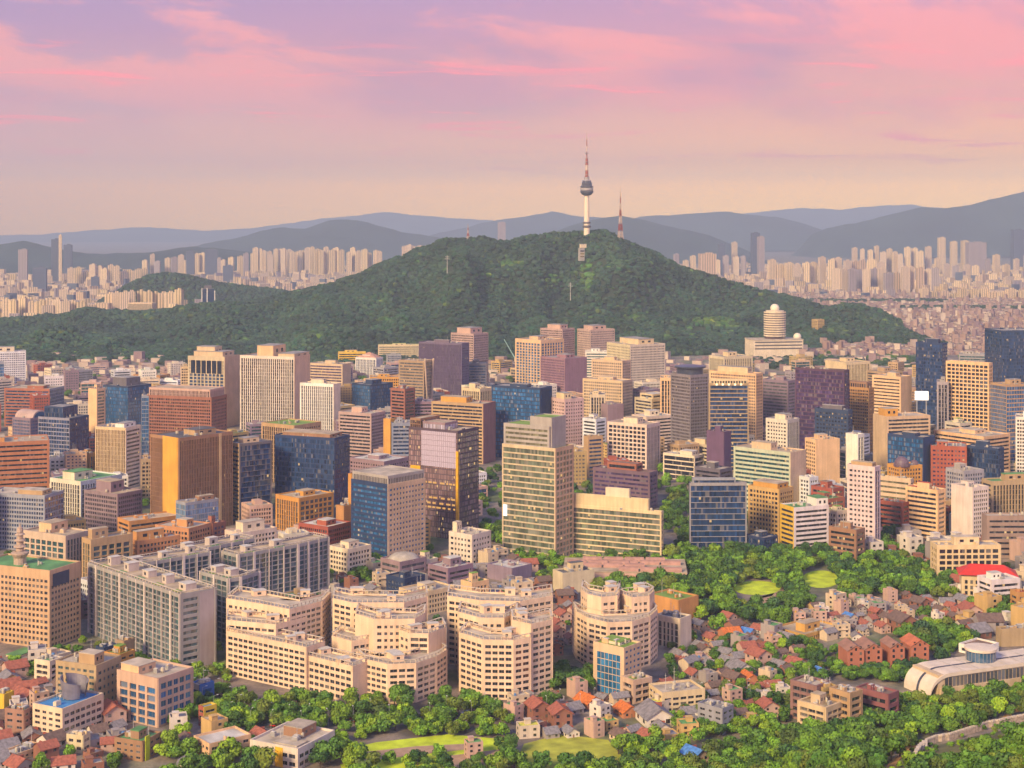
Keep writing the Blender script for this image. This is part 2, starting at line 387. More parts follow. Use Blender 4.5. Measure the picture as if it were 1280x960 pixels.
# far ranges, each with its own distance
MTN = plain_mat('far_slope', (.03, .05, .045), .95, var=.5, scale=.002)
RANGES = [
 (11500, [(215,318),(240,308),(290,298),(330,286),(355,282),(380,284),(410,276),(435,273),(460,276),(500,288),(530,293),(580,300),(640,318)]),
 (10500, [(620,318),(655,302),(700,286),(740,273),(775,268),(800,272),(840,281),(890,295),(930,310),(960,320)]),
 (17000, [(500,300),(560,289),(600,278),(650,270),(690,264),(720,268),(760,272),(800,282),(840,300)]),
 (15500, [(760,285),(800,269),(850,267),(880,264),(910,263),(940,268),(970,270),(1010,280),(1040,290),(1075,302),(1110,318)]),
 (12500, [(990,305),(1035,283),(1070,278),(1100,270),(1130,262),(1150,258),(1180,259),(1210,255),(1240,247),(1280,238),(1340,224),(1420,230)]),
 (25500, [(-160,285),(0,294),(60,292),(90,289),(180,283),(260,288),(320,284),(400,273),(450,268),(480,264),(540,270),(600,274),(700,280),(800,282)]),
 (27000, [(860,280),(930,266),(1000,259),(1050,261),(1100,256),(1140,255),(1200,262),(1330,270)]),
 (8200, [(-150,300),(0,304),(30,300),(70,310),(110,316),(180,314),(240,306),(300,312),(360,322)]),
]
for D, sil in RANGES:
    x0, x1 = sil[0][0], sil[-1][0]
    def zf(X, Y, D=D, sil=sil):
        px = 640+F*X/D; top = HC-(interp(sil, px)-YH)*D/F
        t = 1-abs(Y-D)/(900. if Y < D else 500.)
        e = sstep(x0, x0+25, px)*(1-sstep(x1-25, x1, px))
        return max(-6, (top*e+fbm(X, 0, 300, 4, D)*14*e)*max(t, 0)**.85+fbm(X, Y, 520, 4, D/7.)*60*t*(1-t)*2.2*e-5)
    n = max(30, int((x1-x0)/4))
    grid_mesh('far_mountain', np.linspace((x0-640)/F*D, (x1-640)/F*D, n), np.linspace(D-880, D+480, 24), zf, MTN)
# the air over the city: one closed box of thin, even haze
def haze():
    mb = MB(); mb.box(-21000, -1200, -8, 21000, 29000, 1250)
    m = bpy.data.materials.new('haze'); m.use_nodes = True; nt = m.node_tree; nt.nodes.clear()
    v = nt.nodes.new('ShaderNodeVolumePrincipled'); v.inputs['Density'].default_value = HAZE_DENSITY
    v.inputs['Color'].default_value = HAZE_COLOR; v.inputs['Anisotropy'].default_value = 0.0
    o = nt.nodes.new('ShaderNodeOutputMaterial'); nt.links.new(v.outputs[0], o.inputs['Volume'])
    ob = mb.build('haze', m); tag(ob, kind='stuff')
haze()
# ---------------------------------------------------------------- buildings
# storey height, band height, bay width, pier width, relief, top band, corner width
S = dict(
 grid=(3.3,1.45,2.6,.95,.45,2.0,1.3), bigrid=(3.9,1.3,4.2,1.0,.5,2.0,1.2), tight=(3.2,1.35,2.0,.65,.4,1.8,1.0), small=(3.5,1.95,3.0,1.5,.4,2.6,1.4),
 ribbon=(3.4,1.7,0,0,.5,2.0,1.2), thinrib=(3.9,.9,0,0,.6,1.4,.5), widerib=(3.9,2.4,0,0,.5,2.4,1.5), balc=(3.0,1.15,4.2,.35,.9,1.6,.7),
 fins=(3.8,.25,2.6,.95,.7,2.4,1.0), finefins=(3.8,.2,1.5,.6,.5,1.6,.6), widefins=(3.8,.9,5.2,1.3,.8,4.0,1.4),
 glass=(3.9,.75,1.7,.16,.12,1.2,.3), darkglass=(3.9,1.0,3.0,.25,.18,1.4,.3), ledges=(4.0,.34,0,0,.7,1.2,.25), apt=(2.9,1.5,3.6,1.5,.35,1.6,1.0),
 aptrow=(2.95,1.4,3.6,.8,.4,2.0,1.0), aptglass=(2.9,.55,4.6,.9,.6,1.0,.8), villa=(2.9,1.7,3.4,1.9,.25,1.0,1.0), blank=None)
class Vol:
    def __init__(s, poly, z0, z1, faces, w='beige', g='dark', roof='grey', par=.9, near=False):
        s.jit = (1., 1., 1.); s.poly = np.asarray(poly, float); s.z0, s.z1, s.faces, s.w, s.g, s.roof, s.par, s.near = z0, z1, faces, w, g, roof, par, near
def face_cells(Ln, z0, z1, sp):
    fh, bh, bw, pw, dep, top, cw = sp
    cw = min(cw, Ln*.12); top = min(top, (z1-z0)*.25)
    m = max(1, int(round((z1-z0-top)/fh))); fh = (z1-z0-top)/m
    bh = bh*fh/sp[0]
    if bw > 0:
        n = max(1, int(round((Ln-2*cw)/bw))); b = (Ln-2*cw)/n; pw = pw*b/bw
    else: n, b, pw = max(1, int(round((Ln-2*cw)/3.0))), 0, 0
    return cw, top, m, fh, bh, n, b, pw, dep
def window_mesh(w, h, gm, fm):
    key = ('win', round(w, 2), round(h, 2), gm.name, fm.name)
    if key in MATS: return MATS[key]
    mb = MB(); t = min(.09, w*.08)
    mb.quads([[(t, 0, t), (w-t, 0, t), (w-t, 0, h-t), (t, 0, h-t)]], uv=[[(.3, .3)]*4], mi=0)
    for bx in ((0, w, 0, t), (0, w, h-t, h), (0, t, t, h-t), (w-t, w, t, h-t), (w/2-t/2, w/2+t/2, t, h-t)):
        mb.box(bx[0], -.05, bx[2], bx[1], .02, bx[3], mi=1)
    me = mb.mesh('window', [gm, fm]); MATS[key] = me; return me
FRAME = None
def make_volume(root, v, view, first):
    global FRAME
    if FRAME is None: FRAME = plain_mat('window_frame', (.30,.27,.25), .5, var=.1)
    P = v.poly; n = len(P); wmats = []; mbw = MB(); mbg = MB(); mbs = MB(); cells = []
    gm = GM(v.g)
    def slot(c):
        b0 = W[c] if isinstance(c, str) else c; m = wall_mat(tuple(min(.85, a*j) for a, j in zip(b0, v.jit)))
        if m not in wmats: wmats.append(m)
        return wmats.index(m)
    slot(v.w)
    any_glass = False
    for i in range(n):
        p0, p1 = P[i], P[(i+1) % n]; d = p1-p0; Ln = float(np.hypot(*d))
        if Ln < .05: continue
        e = d/Ln; nn = np.array([e[1], -e[0]])
        f = v.faces[i % len(v.faces)]; wc, gcol = v.w, None
        if isinstance(f, tuple) and len(f) == 2: f, wc = f
        sp = S[f] if isinstance(f, str) else f
        mi = slot(wc); z0, z1 = v.z0, v.z1
        if sp is None:
            mbw.frame_boxes([(-.4, Ln, -.3, .4, z0, z1+v.par)], p0, e, nn, mi)
            if Ln > 9:    # joints between the wall panels
                k = int((z1-z0)/7.2)
                if k: mbw.frame_boxes([(.0, Ln-.3, .38, .44, z0+j*7.2, z0+j*7.2+.22) for j in range(1, k+1)], p0, e, nn, mi)
            continue
        cw, top, m, fh, bh, nb, b, pw, dep = face_cells(Ln, z0, z1, sp)
        B = [(-dep, Ln, -.2, dep, z1-top, z1+v.par)]
        B += [(-dep+.05, Ln+.0, -.2, dep-.05, z0+j*fh, z0+j*fh+bh) for j in range(m)] if bh > 0 else []
        B += [(-dep+.02, cw, -.22, dep-.02, z0, z1-top+.01), (Ln-cw, Ln+.01, -.22, dep-.02, z0, z1-top+.01)]
        if pw > 0 and nb > 1: B += [(cw+k*b-pw/2, cw+k*b+pw/2, -.21, dep-.09 if bh > 1.0 else dep+.06, z0, z1-top+.02) for k in range(1, nb)]
        mbw.frame_boxes(B, p0, e, nn, mi)
        mid = (p0+p1)/2; vis = float(np.dot(nn, view-mid)) > 0
        if v.near and pw > .3:
            if True:
                mbw.quads([[(*p0, z0), (*p1, z0), (*p1, z1), (*p0, z1)]], mi=mi)
                for j in range(m):
                    for k in range(nb):
                        u0 = cw+k*b+(pw/2 if k else 0); u1 = cw+(k+1)*b-(pw/2 if k < nb-1 else 0)
                        za, zb = z0+j*fh+bh, z0+(j+1)*fh
                        cells.append((vis, zb, p0, e, nn, u0, u1, za, zb))
        else:
            any_glass = True; un = nb if b > 0 else Ln/3.0
            mbg.quads([[(*p0, z0), (*p1, z0), (*p1, z1), (*p0, z1)]], uv=[[(0, 0), (un, 0), (un, m+top/fh), (0, m+top/fh)]])
    mbw.build('wall' if first else 'upper_wall', wmats, root)
    if any_glass: mbg.build('glazing', gm, root)
    if cells:
        cells.sort(key=lambda c: (not c[0], -c[1])); rest = MB()
        for q, (vis, _, p0, e, nn, u0, u1, za, zb) in enumerate(cells):
            if vis and q < 96:
                me = window_mesh(u1-u0, zb-za, gm, FRAME)
                o = bpy.data.objects.new('window', me); col.objects.link(o); o.parent = root
                p = p0+e*u0+nn*.06; o.location = (p[0], p[1], za); o.rotation_euler = (0, 0, math.atan2(e[1], e[0]))
            else:
                a, c = p0+e*u0+nn*.06, p0+e*u1+nn*.06
                rest.quads([[(*a, za), (*c, za), (*c, zb), (*a, zb)]], uv=[[(q*3+.5, .5)]*4])
        if rest.n: tag(rest.build('window', gm, root), kind='stuff')
    rb = MB(); c = P.mean(0); rb.prism(c+(P-c)*.995, v.z1-.4, v.z1, top=True)
    return rb.build('roof', RM(v.roof), root)
def inset(poly, f):
    c = np.mean(poly, 0); return c+(np.asarray(poly)-c)*f
METAL = plain_mat('roof_unit_metal', (.34,.32,.32), .6, var=.3)
RAIL = plain_mat('roof_rail', (.55,.5,.46), .6, var=.2)
def roof_clutter(root, P, z, k, seed, w='grey'):
    r = random.Random(seed); c = P.mean(0); span = float(np.abs(P-c).max())
    if span < 3: return
    for i in range(k):
        a, b2 = r.uniform(-.75, .75), r.uniform(-.75, .75)
        q = c+(P[0]-c)*a*.62+(P[1]-c)*b2*.62
        s = r.uniform(.7, 1.9); h = r.uniform(.7, 2.2); t = r.random()
        mb = MB()
        if t < .6:
            mb.box(-s, -s*.6, 0, s, s*.6, h); mb.box(-s*.7, -s*.4, h, s*.7, s*.4, h+.25, mi=1)
            mb.build('rooftop_unit', [METAL if t < .35 else WM(w), RAIL], root, loc=(q[0], q[1], z), rz=r.choice((0, 1.5708)))
        elif t < .85:
            mb.lathe([(s*.6, .6), (s*.62, 1.0), (s*.6, 2.2), (0, 2.7)], seg=10)
            for x_ in (-.4, .4):
                for y_ in (-.4, .4): mb.tube((x_*s, y_*s, 0), (x_*s, y_*s, .7), .08)
            mb.build('water_tank', plain_mat('tank_paint', (.55,.47,.36), .5), root, loc=(q[0], q[1], z))
        else:
            hh = r.uniform(4, 9); mb.tube((0, 0, 0), (0, 0, hh), .16, .06); mb.tube((-.8, 0, hh*.7), (.8, 0, hh*.7), .06); mb.tube((-.5, 0, hh*.85), (.5, 0, hh*.85), .06)
            mb.build('antenna', RAIL, root, loc=(q[0], q[1], z))
FOOT = []      # centre and radius of what already stands, for the scattered things
def footprint(xl, xc, xr, D, a=None, dep=None):
    kc, kl, kr = (xc-640)/F, (xl-640)/F, (xr-640)/F
    wl, wr = xc-xl, xr-xc; phi = math.degrees(math.atan(kc))
    if wl <= 0 or wr <= 0: a0 = 0 if wl <= 0 else 90
    elif a is None: a0 = min(66, max(24, 22+.5*math.degrees(math.atan2(wl, wr))))
    else: a0 = a
    a = R(a0-phi); px = kc*D
    cr, sr = math.cos(a), math.sin(a)
    t = (kr*D-px)/(cr-kr*sr) if wr > 0 else (dep or 24)
    s = (px-kl*D)/(sr+kl*cr) if wl > 0 else (dep or 24)
    return a, t, s, px
HAND = []
JIT = [(1,1,1), (.90,.97,1.10), (1.04,1.0,.95), (.86,.89,.97), (1.06,1.05,1.04), (.96,.90,1.0), (.92,1.0,1.05), (1.0,.95,.93), (.94,.97,1.12), (1.08,1.06,1.0), (.82,.86,.96)]
def B(name, label, x, yt, D, a=None, L='grid', Rr=None, w='beige', g='dark', roof='grey', ph=None, steps=(), units=7, dep=None, near=None, par=.9, cat=None, group=None, z0=-.5, seed=None):
    xl, xc, xr = x
    a, t, s, px = footprint(xl, xc, xr, D, a, dep); H = zat(yt, D)
    if near is None: near = D < 960
    Rr = Rr or L
    P = np.array([(0, 0), (t, 0), (t, s), (0, s)])-np.array([t/2, s/2])
    cx, cy = px+math.cos(a)*t/2-math.sin(a)*s/2, D+math.sin(a)*t/2+math.cos(a)*s/2
    root = empty(name, (cx, cy, 0), a, label, cat or name.replace('_', ' '), group)
    ca, sa = math.cos(a), math.sin(a)
    view = np.array([ca*(0-cx)+sa*(0-cy), -sa*(0-cx)+ca*(0-cy)])
    v0 = Vol(P, z0, H, [Rr, Rr, Rr, L], w, g, roof, par, near); v0.jit = JIT[int(abs(xl)*13+yt*7+xr*3) % len(JIT)]
    rf = make_volume(root, v0, view, True)
    FOOT.append((cx, cy, .5*math.hypot(t, s), a, t/2, s/2, H))
    rect = lambda u0, v0, u1, v1: np.array([((u0-.5)*t, (v0-.5)*s), ((u1-.5)*t, (v0-.5)*s), ((u1-.5)*t, (v1-.5)*s), ((u0-.5)*t, (v1-.5)*s)])
    for q in steps:      # setbacks: (u0,v0,u1,v1,height, left face, right face, wall, glass)
        u0, v0, u1, v1, h = q[:5]; Lf = q[5] if len(q) > 5 else L; Rf = q[6] if len(q) > 6 else Lf
        make_volume(root, Vol(rect(u0, v0, u1, v1), H-.2, H+h, [Rf, Rf, Rf, Lf], q[7] if len(q) > 7 else w, q[8] if len(q) > 8 else g, roof, .5, near), view, False)
    r = random.Random(seed if seed is not None else int(xl*7+yt*13))
    if ph is None and t > 10 and s > 10:
        u, v = r.uniform(.15, .35), r.uniform(.2, .4); ph = [(u, v, u+r.uniform(.3, .45), v+r.uniform(.3, .4), r.uniform(3, 5.5))]
    for q in ph or ():
        u0, v0, u1, v1, h = q[:5]; c = q[5] if len(q) > 5 else w
        mb = MB(); p = rect(u0, v0, u1, v1); mb.prism(p, H-.1, H+h)
        mb.prism(inset(p, 1.03), H+h, H+h+.35, mi=1)
        for fr in (.3, .7): mb.prism(inset(p, 1.002)*[fr, 1]+0*p if False else inset(rect(u0+(u1-u0)*(fr-.08), v0, u0+(u1-u0)*(fr+.08), v1), 1.004), H+h*.35, H+h*.7, mi=2, top=False)
        mb.build('penthouse', [WM(c), RM(roof), G_DARK], rf)
    zt = H
    roof_clutter(rf, P, H, units, int(xl*3+yt), w)
    HAND.append((root, xl, xr, yt, D)); return root, (t, s, H)
G_DARK = glass_mat(G['dark'])
LITE = glass_mat(G['dark'], lit=.045, blind=.2)
NAVYLIT = glass_mat(G['navy'], lit=.012, blind=.10)
GREENLIT = glass_mat(G['green'], lit=.02, blind=.3)
REFL = glass_mat(G['pale'], lit=0, blind=0, spread=.12)
GOLDLIT = glass_mat((.24,.15,.16), lit=.03, blind=.08)
# ---- downtown, rear rows
B('office_tower','white gridded tower with low cream penthouse at the left picture edge',(-24,-24,32),441,2200,L='grid',w='white',g='purple',ph=[(.3,.2,.75,.8,7,'cream')])
B('office_tower','sliver of blue glass tower in front of the white gridded tower',(-30,-30,5),455,1900,L='glass',w='steel',g='blue')
B('office_block','brown ribbon-windowed block with a blank middle strip and blue glass end',(6,62,80),487,1750,62,L=('ribbon','redbrown'),Rr=('glass','steel'),w='redbrown',g='navy',roof='tan')
B('postmodern_block','mauve block with round-arched glazed roof beside the dark blue glass box',(16,38,62),524,1520,L='tight',w='mauve',g='blue',ph=[])
B('office_block','dark blue glass box with pale left half and stepped taller core',(48,87,111),524,1420,L=('darkglass','steel'),Rr='glass',w='navy',g='navy',ph=[],steps=[(.15,.3,.9,.9,10,'glass','glass','navy','navy')])
B('office_slab','wide rust-orange slab with thin ribbon windows at the left edge',(-40,-40,61),556,1290,L='widerib',w=(.50,.19,.08),g='dark',roof='tan',dep=40,ph=[(.1,.2,.45,.8,4,'orange')])
B('office_block','small white block with tiny window column beside the purple block',(62,62,81),573,1370,L='small',w='white',dep=14)
B('office_block','dark purple block with square top windows beside the tall beige tower',(80,109,111),566,1400,66,L='small',w='purple',g='navy',roof='tan')
B('office_block','narrow orange block with vertical glass strip left of the beige tower',(100,112,122),568,1370,L='blank',Rr='fins',w='gold',g='navy')
B('office_tower','dark blue glass tower with grey rooftop box behind the brown hotel',(129,160,189),484,1700,L='glass',w='navy',g='blue',ph=[(.2,.25,.8,.8,9,'dkgrey')])
B('office_slab','peach slab with blank wall and striped windows left of the dark blue tower',(111,121,131),487,1640,L='blank',Rr='ribbon',w='peach',g='green')
B('office_block','low orange block with tiled top behind the brown hotel',(167,200,212),470,2150,L='ribbon',w='orange',roof='tan')
B('office_block','white ribbon-windowed low block left of the tall beige tower pair',(196,222,228),476,2080,L='ribbon',w='white',g='navy')
B('office_block','small slate-blue block below the wooded slope at left',(82,92,99),460,2300,L='blank',w='steel')
B('office_block','dark blank-sided block next to the small slate-blue block',(99,114,120),472,2250,L='blank',Rr='ribbon',w='dkgrey')
B('office_block','red and navy low block under the wooded slope at left',(48,48,73),474,2300,L='ribbon',w='brick',g='navy')
B('office_tower','tall beige pinstripe tower with rounded balcony end left of the hotel',(120,157,175),536,1340,56,L=('finefins','sand'),Rr=('ribbon','cream'),w='sand',g='brown',ph=[(.1,.1,.9,.4,4,'white')])
B('hotel','red-brown gridded hotel with a colonnaded crown and navy corner strip',(184,264,283),498,1480,60,L=('tight','redbrown'),Rr=('grid','redbrown'),w='redbrown',g='dark',roof='tan',ph=[],steps=[(.04,.03,.96,.97,8,('finefins','rose'),('finefins','rose'),'rose','dark')])
B('office_slab','slim blue glass strip on the left flank of the brown hotel',(177,177,186),496,1500,L='glass',w='steel',g='blue',dep=10)
B('office_tower','tall beige twin tower with dark upper windows and blank sunlit end',(236,281,299),447,1750,60,L=('widefins','sand'),Rr='blank',w='peach',g='navy',ph=[(.1,.1,.9,.9,6,'beige'),(.3,.4,.8,.9,11,'beige')])
B('office_block','lower gridded wing beside the tall beige twin tower',(226,226,237),459,1770,L='tight',w='beige',dep=20)
B('office_tower','tall striped twin tower with white fins and cube penthouse',(301,368,387),447,1690,62,L=('fins','cream'),Rr='blank',w='peach',g='dark',ph=[(.1,.42,.9,.72,12,'peach'),(.0,.0,.98,.3,4,'beige')])
B('office_slab','grey ribbon slab behind the small white-finned tower',(387,428,438),456,1880,L='ribbon',Rr='blank',w='beige',g='purple')
B('office_tower','small tower with white fins and blank cream end wall',(376,417,425),481,1600,60,L=('fins','white'),Rr='blank',w='cream',g='grey')
B('office_tower','brown monolith with vertical ribs and a wide golden stripe',(189,224,290),549,1140,36,L=[3.8,.12,1.3,.5,.4,2,.5] and 'finefins',Rr='finefins',w='brown',g='brown',roof='dark',ph=[(.4,.2,.8,.6,4,'tan')])
B('office_tower','dark blue curved-corner tower with stone ledges beside the brown monolith',(286,300,338),556,1180,30,L=('ribbon','tan'),Rr=('ledges','dkgrey'),w='tan',g='navy',ph=[(.2,.2,.7,.7,4,'beige')])
B('office_tower','navy glass tower with scattered lit windows and slab roof',(344,418,437),549,1200,60,L=('darkglass','navy'),Rr='glass',w='navy',g=NAVYLIT,roof='tan',ph=[(.1,.1,.9,.9,3,'brown')])
B('office_block','brown block with yellowish roof behind the navy glass tower',(328,368,401),533,1360,L='fins',Rr='small',w='tan',g='dark',roof='lawn',ph=[])
B('office_block','wide pink ornate block with arched window rows',(424,464,481),518,1480,56,L='ribbon',Rr='tight',w='rose',g='dark',roof='beige')
B('office_slab','plain peach blank tower beside the pink ornate block',(480,488,493),525,1430,L='blank',w='gold')
B('office_block','small blue glass block right of the peach blank tower',(490,490,513),530,1420,L='ribbon',w='steel',g='navy')
B('office_block','low brown-purple block with punched windows behind the blue and beige tower',(437,480,511),578,1350,L='small',w='mauve',g='dark',roof='white')
B('office_tower','violet mirror-glass tower with a gold corner stripe and sky-lit top',(511,572,598),540,1120,55,L='glass',Rr='darkglass',w=(.10,.07,.10),g=GOLDLIT,roof='tan',ph=[],steps=[(.05,.78,.95,.99,7,'glass','glass','brown','brown'),(.1,.3,.7,.75,5,'glass','glass','mauve','pale')])
B('office_tower','blue glass tower with beige punched-window side and grey finned crown',(440,485,531),607,1040,44,L=('ribbon','navy'),Rr=('small','peach'),w='peach',g='blue',roof='beige',ph=[],steps=[(.02,.02,.98,.98,6,('finefins','grey'),('finefins','grey'),'grey','dark')])
B('office_block','small orange box behind the blue and beige tower',(436,440,448),594,1110,L='blank',w='gold')
B('office_block','golden-orange office block with dark glass notch and curved roof screen',(346,374,416),624,1130,40,L=('fins','gold'),Rr=('bigrid','gold'),w='gold',g='grey',roof='tan')
B('office_block','small orange block with shaded brown side beside the golden office',(421,430,441),634,1100,L='blank',w='orange')
B('office_block','low red brick block with cluttered white roof below the golden office',(374,410,438),660,1075,L='tight',w='brick',g='dark',roof='white',units=6)
B('office_block','beige cube office with square windows and tower-like roof hut',(412,435,463),688,1000,42,L='grid',w='cream',g='dark',roof='beige',ph=[(.2,.2,.65,.65,4,'cream')])
B('tower_block','purple ribbed tower with flat light roof edge below the mountain',(524,577,586),430,1900,60,L='finefins',Rr='tight',w=(.17,.12,.17),g='purple')
B('hotel','pale stepped hotel tower with projecting roof plate behind the purple tower',(564,592,610),418,2080,L='tight',w='rose',g='dark',ph=[(.1,.2,.9,.8,8,'rose')])
B('office_block','dark blue glass annex at the foot of the pale stepped hotel',(585,585,608),455,1930,L='ribbon',w='dkgrey',g='navy')
B('office_block','glass block framed by sloping beige arches',(499,530,541),452,1720,60,L='ribbon',Rr='glass',w='tan',g='grey',ph=[])
B('office_block','bright blue glass block with flat top left of the arched glass block',(440,463,491),482,1760,L='glass',w='navy',g='blue')
B('school_block','long yellow block with window bands at the mountain foot',(423,423,457),441,2560,L='ribbon',w='yellow',roof='tan',dep=18)
B('school_block','pale yellow-green long block with many windows at the mountain foot',(473,473,526),432,2600,L='ribbon',w='sand',g='green',roof='palegreen' if False else 'lawn',dep=20)
B('office_block','pillared hall with pale red pyramid roof below the yellow block',(445,470,478),448,2380,L='fins',w='white',g='navy',roof='red')
B('office_block','golden low block with square windows left of the arched glass block',(463,463,501),472,1850,L='grid',w='gold',g='dark',dep=22)
B('office_block','red-brown block with rounded top and ribbons right of the pink block',(489,506,518),487,1570,L='ribbon',w='redbrown',g='dark')
B('office_block','small grey faceted block below the arched glass block',(516,516,541),503,1590,L='ribbon',w='mauve',g='dark')
B('office_tower','brown tower with orange roof wing and purple flank',(540,604,619),506,1480,62,L=('ribbon','tan'),Rr='blank',w=(.28,.13,.13),g='dark',roof='tan',ph=[(.3,.4,.8,.9,5,'gold')])
B('office_block','cream crown block with vertical slots behind the brown tower',(578,600,616),487,1600,L='fins',w='sand',g='dark')
B('office_tower','deep blue glass tower with narrow striped side left of the punched white tower',(615,675,689),486,1500,60,L='darkglass',Rr='fins',w='navy',g='blue')
B('office_tower','peach and blue striped tower on the mountain side of the purple block',(645,676,704),426,2000,L=('widefins','peach'),Rr=('widefins','peach'),w='peach',g='blue')
B('hotel','pink hotel tower with projecting top frame behind the peach striped tower',(676,703,718),412,2150,L='tight',w='rose',g='dark',ph=[(.2,.2,.8,.8,6,'rose')])
B('office_block','purple-red gridded block with blank lilac flank',(676,706,733),449,1850,42,L='tight',Rr='blank',w=(.34,.17,.20),g='purple')
B('hotel','pink gridded tower with stepped top left of the tall white-pink hotel',(722,738,768),413,2150,L='tight',w='rose',g='grey',ph=[(.15,.1,.7,.8,6,'rose')])
B('office_block','pale teal glass block at the foot of the pink gridded tower',(732,732,763),440,2030,L='ribbon',w='white',g='teal')
B('office_tower','cream stepped tower with cornice and small windows',(740,778,788),452,1740,58,L='grid',w='peach',g='grey',roof='beige')
B('office_block','broad cream block with arched windows below the cream stepped tower',(729,778,790),477,1660,60,L='grid',w='peach',g='grey',roof='beige')
B('hotel','tall white-pink hotel with dense windows and twin raised ends',(759,788,831),432,1900,34,L=('small','sand'),Rr='tight',w=(.66,.50,.40),g='grey',ph=[(.3,.1,.75,.9,7,'sand')])
B('office_tower','white tower pricked with tiny windows and two roof heads',(690,706,729),500,1500,38,L='small',w=(.68,.48,.40),g='dark',ph=[(.1,.2,.5,.8,6,'sand')])
B('office_block','gold-lit setback block with glass slot behind the white grid block',(738,738,756),494,1600,L='fins',w='sand',g='dark')
B('office_block','grey-mauve plain block right of the white pricked tower',(752,760,779),507,1540,L='blank',w='mauve')
B('office_block','rounded beige ribbon building with layered roof terraces',(794,815,841),500,1620,L='ribbon',w='sand',g='dark',roof='white',steps=[(.15,.15,.85,.85,5)])
B('office_block','grey ribbon-windowed block below the rounded beige building',(790,808,842),522,1540,L='ribbon',w='cream',g='dark',roof='white')
B('office_block','low white ribbon block beside the large white grid block',(729,745,757),525,1470,L='ribbon',w='white',g='dark')
B('office_tower','slender cream block with tall slots left of the grey grid tower',(826,826,842),473,1600,L='fins',w='peach')
B('office_tower','grey grid tower with dark cylinder on top',(839,863,885),470,1470,40,L='tight',w=(.24,.20,.22),g='dark',ph=[])
B('office_tower','dark glass tower with beige frame and lit crown',(886,887,935),480,1440,8,L='blank',Rr='thinrib',w='tan',g=NAVYLIT,roof='tan',dep=25,steps=[(.02,.02,.98,.98,4,'fins','fins','sand',LITE)])
B('hotel','large beige gridded hotel behind the dark glass tower with lit crown',(888,945,953),468,1580,60,L='tight',w='peach',g='grey',ph=[(.15,.2,.85,.85,6,'sand')])
B('office_block','beige upper block with ribbed top behind the large gridded hotel',(887,905,940),447,1850,L='fins',w='sand',g='grey')
B('office_block','windowless purple box in front of the dark glass tower',(884,905,913),541,1370,60,L='blank',w='purple')
B('office_block','large white grid block with striped glass flank',(760,808,824),532,1400,60,L='bigrid',Rr='fins',w='cream',g='dark',roof='tan')
B('office_block','small navy glass block with beige frame left of the white grid block',(730,735,753),547,1400,L='blank',Rr='ribbon',w='tan',g='navy')
B('office_block','low white block with ribbon windows and stepped annexes among the trees',(830,868,879),571,1380,58,L='thinrib',w='cream',g='dark',roof='white',ph=[(.1,.1,.8,.5,4,'cream')])
B('office_block','cream stepped annex behind the low white ribbon block',(851,885,901),557,1440,L='ribbon',w='sand',g='dark')
B('office_slab','grey ribbon slab with light upper storeys left of the dark maroon tower',(953,985,994),477,1640,58,L='ribbon',w='mauve',g='grey')
B('office_tower','dark maroon glass tower with green roof garden',(995,1055,1061),464,1500,66,L='thinrib',w=(.12,.05,.09),g='purple',roof='lawn',ph=[])
B('office_tower','navy tower dotted with lit windows before the maroon tower',(1019,1060,1065),514,1400,66,L=('small','navy'),w='navy',g=LITE,ph=[(.2,.2,.8,.8,4,'dkgrey')])
B('office_tower','copper-orange gridded tower with weathered top',(1056,1086,1092),486,1560,62,L='tight',w=(.50,.24,.08),g='dark',roof='dark',steps=[(.1,.1,.9,.9,6,'fins','fins','brown','dark')])
B('office_block','curved cream block with ribbon windows and blank stair tower',(1091,1126,1139),472,1740,58,L='widerib',Rr='blank',w='peach',g='dark',roof='beige')
B('office_block','cream slab with vertical fins below the park slope',(1032,1058,1087),454,2050,40,L='blank',Rr='fins',w='sand',g='dark',roof='tan')
B('office_block','beige slab behind the curved cream block',(1084,1106,1128),466,1900,L='ribbon',w='tan',g='dark')
B('office_tower','navy residential tower with notched roof before the sea of houses',(1145,1178,1184),430,1720,64,L='darkglass',w='navy',g=NAVYLIT,ph=[(.2,.2,.7,.7,5,'navy')])
B('office_tower','huge dark navy tower with pricked windows at the right edge',(1231,1252,1300),414,1800,26,L='darkglass',w='navy',g=NAVYLIT,ph=[])
B('office_tower','beige gridded tower with tall top openings right of the white billboard',(1183,1236,1240),455,1540,68,L='bigrid',w='peach',g='dark',roof='tan')
B('office_slab','grey slab hugging the left flank of the beige gridded tower',(1172,1172,1185),478,1560,L='fins',w='grey',dep=25)
B('office_block','blue glass block with cream cap right of the beige gridded tower',(1238,1258,1290),482,1440,L='glass',Rr='darkglass',w='tan',g='blue')
B('office_block','teal low block behind the navy residential tower',(1199,1199,1232),443,2000,L='ribbon',w='grey',g='teal')
B('office_tower','small white tower with dark vertical slots in front of the grey ribbon slab',(958,984,998),526,1420,58,L='small',Rr='fins',w='cream',g='dark',ph=[(.2,.2,.8,.7,5,'cream')])
B('office_block','peach box with blank wall below the maroon tower',(1007,1020,1049),551,1330,L='grid',Rr='blank',w='peach',g='dark',roof='beige')
B('office_block','thin white slab with window slots beside the copper tower foot',(1058,1072,1079),544,1340,L='blank',Rr='fins',w='white')
B('office_block','white-grey ribbon block with orange wing in front of the curved cream block',(1092,1109,1162),522,1390,30,L='blank',Rr='ribbon',w='beige',g='dark',roof='beige',ph=[(.05,.3,.35,.8,7,'gold')])
B('office_block','dark blue glass block with grey blank end below the ribbon block',(1110,1154,1168),548,1290,58,L='darkglass',Rr='blank',w='navy',g='blue',roof='tan')
B('office_block','red perforated brick block joined to a navy glass box',(1164,1164,1208),558,1290,L='small',w='brick',g='purple',dep=26)
